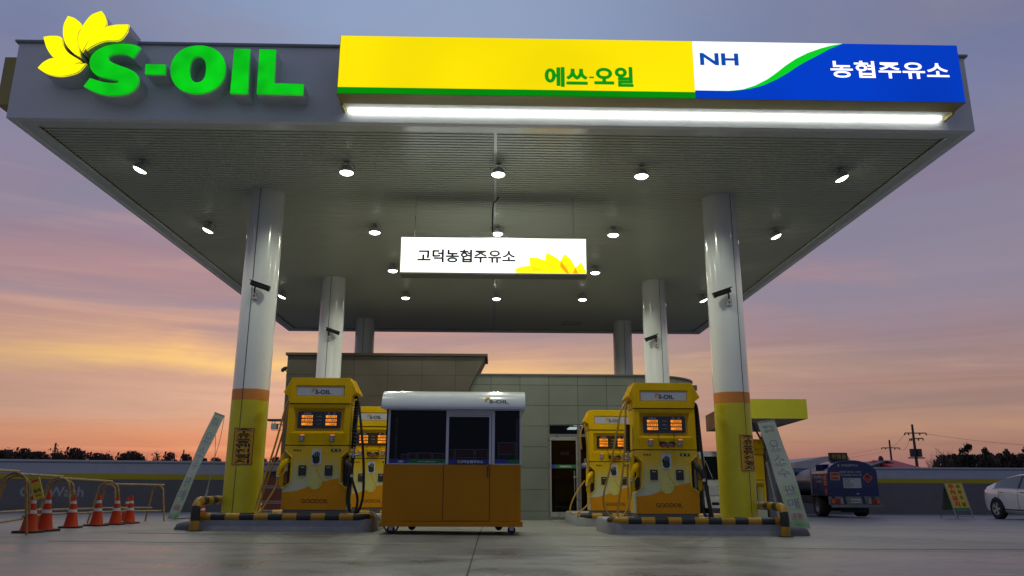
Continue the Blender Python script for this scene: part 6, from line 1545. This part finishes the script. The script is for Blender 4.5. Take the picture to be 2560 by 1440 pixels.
def houses():
    def gable(name, lab, px0, px1, py_r, py_e, Y, depth, roof, wallm, chim=False, ridge='x'):
        a, b = at(px0, py_e, Y), at(px1, py_e, Y); cx = (a.x+b.x)/2; w = (b.x-a.x)/2; ze = a.z; zr = at((px0+px1)/2, py_r, Y).z
        t = thing(name, lab, 'house', (cx, Y, FZ)); ze -= FZ; zr -= FZ
        MB().box(-w*.92, w*.92, .3, depth-.3, 0, ze-.02).build('wall', wallm, t)
        if ridge == 'y':
            MB().prism([(-w*.92, ze-.02), (w*.92, ze-.02), (0, zr-.15)], .3, depth-.3).build('gable', wallm, t)
            rf = MB().prism([(-w, ze-.12), (0, zr-.12), (w, ze-.12), (w, ze), (0, zr), (-w, ze)], 0, depth).build('roof', roof, t)
        else:
            rf = MB(); k = w*.22; vs = [(-w, 0, ze), (w, 0, ze), (w, depth, ze), (-w, depth, ze), (-w+k*.2, depth/2, zr), (w-k*1.6, depth/2, zr)]
            rf.add(vs, [(0, 1, 5, 4), (1, 2, 5), (2, 3, 4, 5), (3, 0, 4), (0, 3, 2, 1)]); rf = rf.build('roof', roof, t)
        if chim: MB().box(-.5, -.22, depth/2-.15, depth/2+.15, zr-.2, zr+.22).cyl((-.36, depth/2, zr+.23), .12, .1, 'Z', 10).build('chimney', mat('chimney', (.08, .05, .045), .8), rf)
        for x in (-w*.45, w*.15):
            MB().box(x, x+.7, .27, .298, ze-1.2, ze-.4).build('window', mat('dark car glass', (.015, .018, .022)), t)
        return t
    gable('grey_roofed_house', 'house with a low grey gable roof behind the wall, left pole in front', 2168, 2268, 1151, 1168, 62, 8, mat('grey metal roof', (.085, .095, .12), .45), mat('plaster grey', (.36, .36, .37), .8), ridge='y')
    gable('red_roofed_house', 'house with a dark red hipped roof and small chimney behind the wall', 2238, 2306, 1147, 1169, 60, 7, mat('dark red roof', (.55, .035, .045), .5, var=.2), mat('plaster grey', (.36, .36, .37)), chim=True)
    # pale shed behind the tanker
    Y = 46; P = lambda x, y: at(x, y, Y); O = P(2050, 1170); O.z = FZ
    t = thing('pale_shed', 'pale slanting shed roof showing behind the blue tanker', 'building', O)
    q = [P(1986, 1156), P(2062, 1141), P(2119, 1139), P(2127, 1153)]
    MB().prism([(q[0].x-O.x, 0), (q[3].x-O.x, 0)] + [(p.x-O.x, p.z-FZ) for p in q[::-1]], 0, 8).build('shell', mat('pale cladding', (.62, .55, .50), .7, var=.1), t)
    MB().box(q[2].x-O.x-.7, q[2].x-O.x-.1, -.02, -.002, .4, 1.9).build('door', mat('plaster grey', (.36, .36, .37)), t)
    a, b = P(1970, 1144), P(2033, 1144); c = (a+b)/2; t = thing('white_shed', 'low white building with a dark flat roof beyond the banner', 'building', (c.x, 52, FZ)); s = 52/46; w = (b.x-a.x)/2*s; h = a.z*1.0-FZ+.22
    MB().box(-w, w, 0, 6, 0, h-.12).build('wall', mat('shed white', (.40, .41, .44), .7), t)
    MB().box(-w*.05, w+.2, -.15, 6.1, h-.118, h+.02).build('roof', dark_metal, t)
    for x in (-w*.6, w*.3): MB().box(x, x+.8, -.03, -.002, h-1.0, h-.45).build('window', mat('dark car glass', (.015, .018, .022)), t)
houses()
def pylons_and_poles():
    pm = mat('pole concrete', (.10, .08, .07), .8); wire = mat('overhead wire', (.03, .025, .03), .7)
    def pole(px, ptop, Y, r, arms, lab, box=False):
        p = at(px, ptop, Y); b = Vector((p.x, Y, FZ)); H = p.z-FZ; t = thing('utility_pole', lab, 'utility pole', b, 0, 'utility poles'); ends = []
        MB().tube([(0, 0, 0), (0, 0, H)], [r*1.4, r*.8], 8).build('mast', pm, t, smooth=True)
        for (dz, w0, w1, tilt) in arms:
            z = H-dz; MB().tube([(-w0, 0, z-tilt), (w1, 0, z+tilt)], r*.42, 6).build('cross_arm', dark_metal, t)
            for x in (-w0, -w0*.55, w1*.5, w1):
                MB().lathe([(.02, 0), (.11, .05), (.06, .12), (.11, .19), (.02, .25)], 8, Matrix.Translation((x, 0, z-.30+tilt*x/w1))).build('insulator', dark_metal, t)
            ends.append((b+Vector((-w0, 0, z-.1)), b+Vector((w1, 0, z-.1))))
        if box:
            for s in (-.42, .42): MB().cyl((s, -.1, H-4.1), .34, 1.0, 'Z', 12).build('transformer', dark_metal, t)
            MB().box(-1.0, 1.1, -.06, .06, H-4.3, H-4.15).build('transformer_arm', dark_metal, t)
        return ends
    e1 = pole(2280, 1061, 100, .17, [(1.1, 1.1, 1.7, .0), (1.8, .55, 1.2, .05)], 'nearer tall utility pole with two cross arms and transformers', True)
    e2 = pole(2223, 1100, 132, .17, [(1.3, 1.45, 1.6, .0)], 'farther utility pole with one cross arm in front of the grey roof')
    k = 0
    def line(a, b, sag, lab, r=.016):
        pts = [a.lerp(b, i/14)-Vector((0, 0, sag*4*(i/14)*(1-i/14))) for i in range(15)]; o = (pts[0]+pts[-1])/2
        tag(MB().tube([p-o for p in pts], r, 4).build('overhead_wire', wire, loc=o), lab, 'wire', 'overhead wires')
    far = [e2[0][0]+Vector((-26, 20, -4.2)), e2[0][1]+Vector((-26, 20, -4.4))]
    line(e1[0][0], e2[0][0], .7, 'wire from the upper arm of the near pole down to the far pole'); line(e1[1][0], e2[0][1], .7, 'wire from the lower arm of the near pole down to the far pole')
    line(e2[0][0], far[0], .4, 'upper wire leaving the far pole towards the tanker'); line(e2[0][1], far[1], .4, 'lower wire leaving the far pole towards the tanker')
    line(e1[0][1], e1[0][1]+Vector((38, 4, -.7)), 1.1, 'wire running right from the near pole out of the picture', .02)
    # lattice towers on the horizon
    for px, py, w, lab in ((140, 1107, 8, 'taller lattice tower on the left skyline'), (460, 1124, 5, 'smaller lattice tower left of the leaning banner'), (657, 1122, 5, 'smallest lattice tower seen right of the left column')):
        Y = 600; p = at(px, py, Y); H = p.z-FZ; w = w/F_PX*Y; t = thing('lattice_tower', lab, 'pylon', (p.x, Y, FZ), 0, 'lattice towers'); mb = MB(); r = .16
        for sx in (-1, 1):
            for sy in (-1, 1): mb.tube([(sx*w*.6, sy*w*.6, 0), (sx*w*.12, sy*w*.12, H)], r, 4)
        n = 9
        for i in range(n):
            for s in (-1, 1):
                u, v = i/n, (i+1)/n; wa = w*(.6-.48*u); wb = w*(.6-.48*v); mb.tube([(-s*wa, -wa, u*H), (s*wb, -wb, v*H)], r*.7, 4).tube([(-s*wa, wa, u*H), (s*wb, wb, v*H)], r*.7, 4)
        mb.build('lattice', dark_metal, t)
        ar = MB()
        for z in (.80, .88, .96): ar.tube([(-w*.55, 0, H*z), (w*.55, 0, H*z)], r, 4)
        ar.build('cross_arm', dark_metal, t)
    hv = [(-60+120*i/24, 0, 0) for i in range(25)]; vs = []; 
    for i in range(25):
        u = i/24; h = 16*max(0, math.sin(PI*u))**1.5*(1+.1*math.sin(9*u)); vs += [(-60+120*u, -8, 0), (-60+120*u, 0, h), (-60+120*u, 30, 0)]
    fs = []
    for i in range(24): k = 3*i; fs += [(k, k+3, k+4, k+1), (k+1, k+4, k+5, k+2)]
    q = at(2335, 1180, 700); struct(mesh('hill', vs, fs, mat('far hill', (.20, .17, .20), .9, var=.1, vscale=.05), smooth=True, loc=(q.x+10, 700, FZ)))
pylons_and_poles()
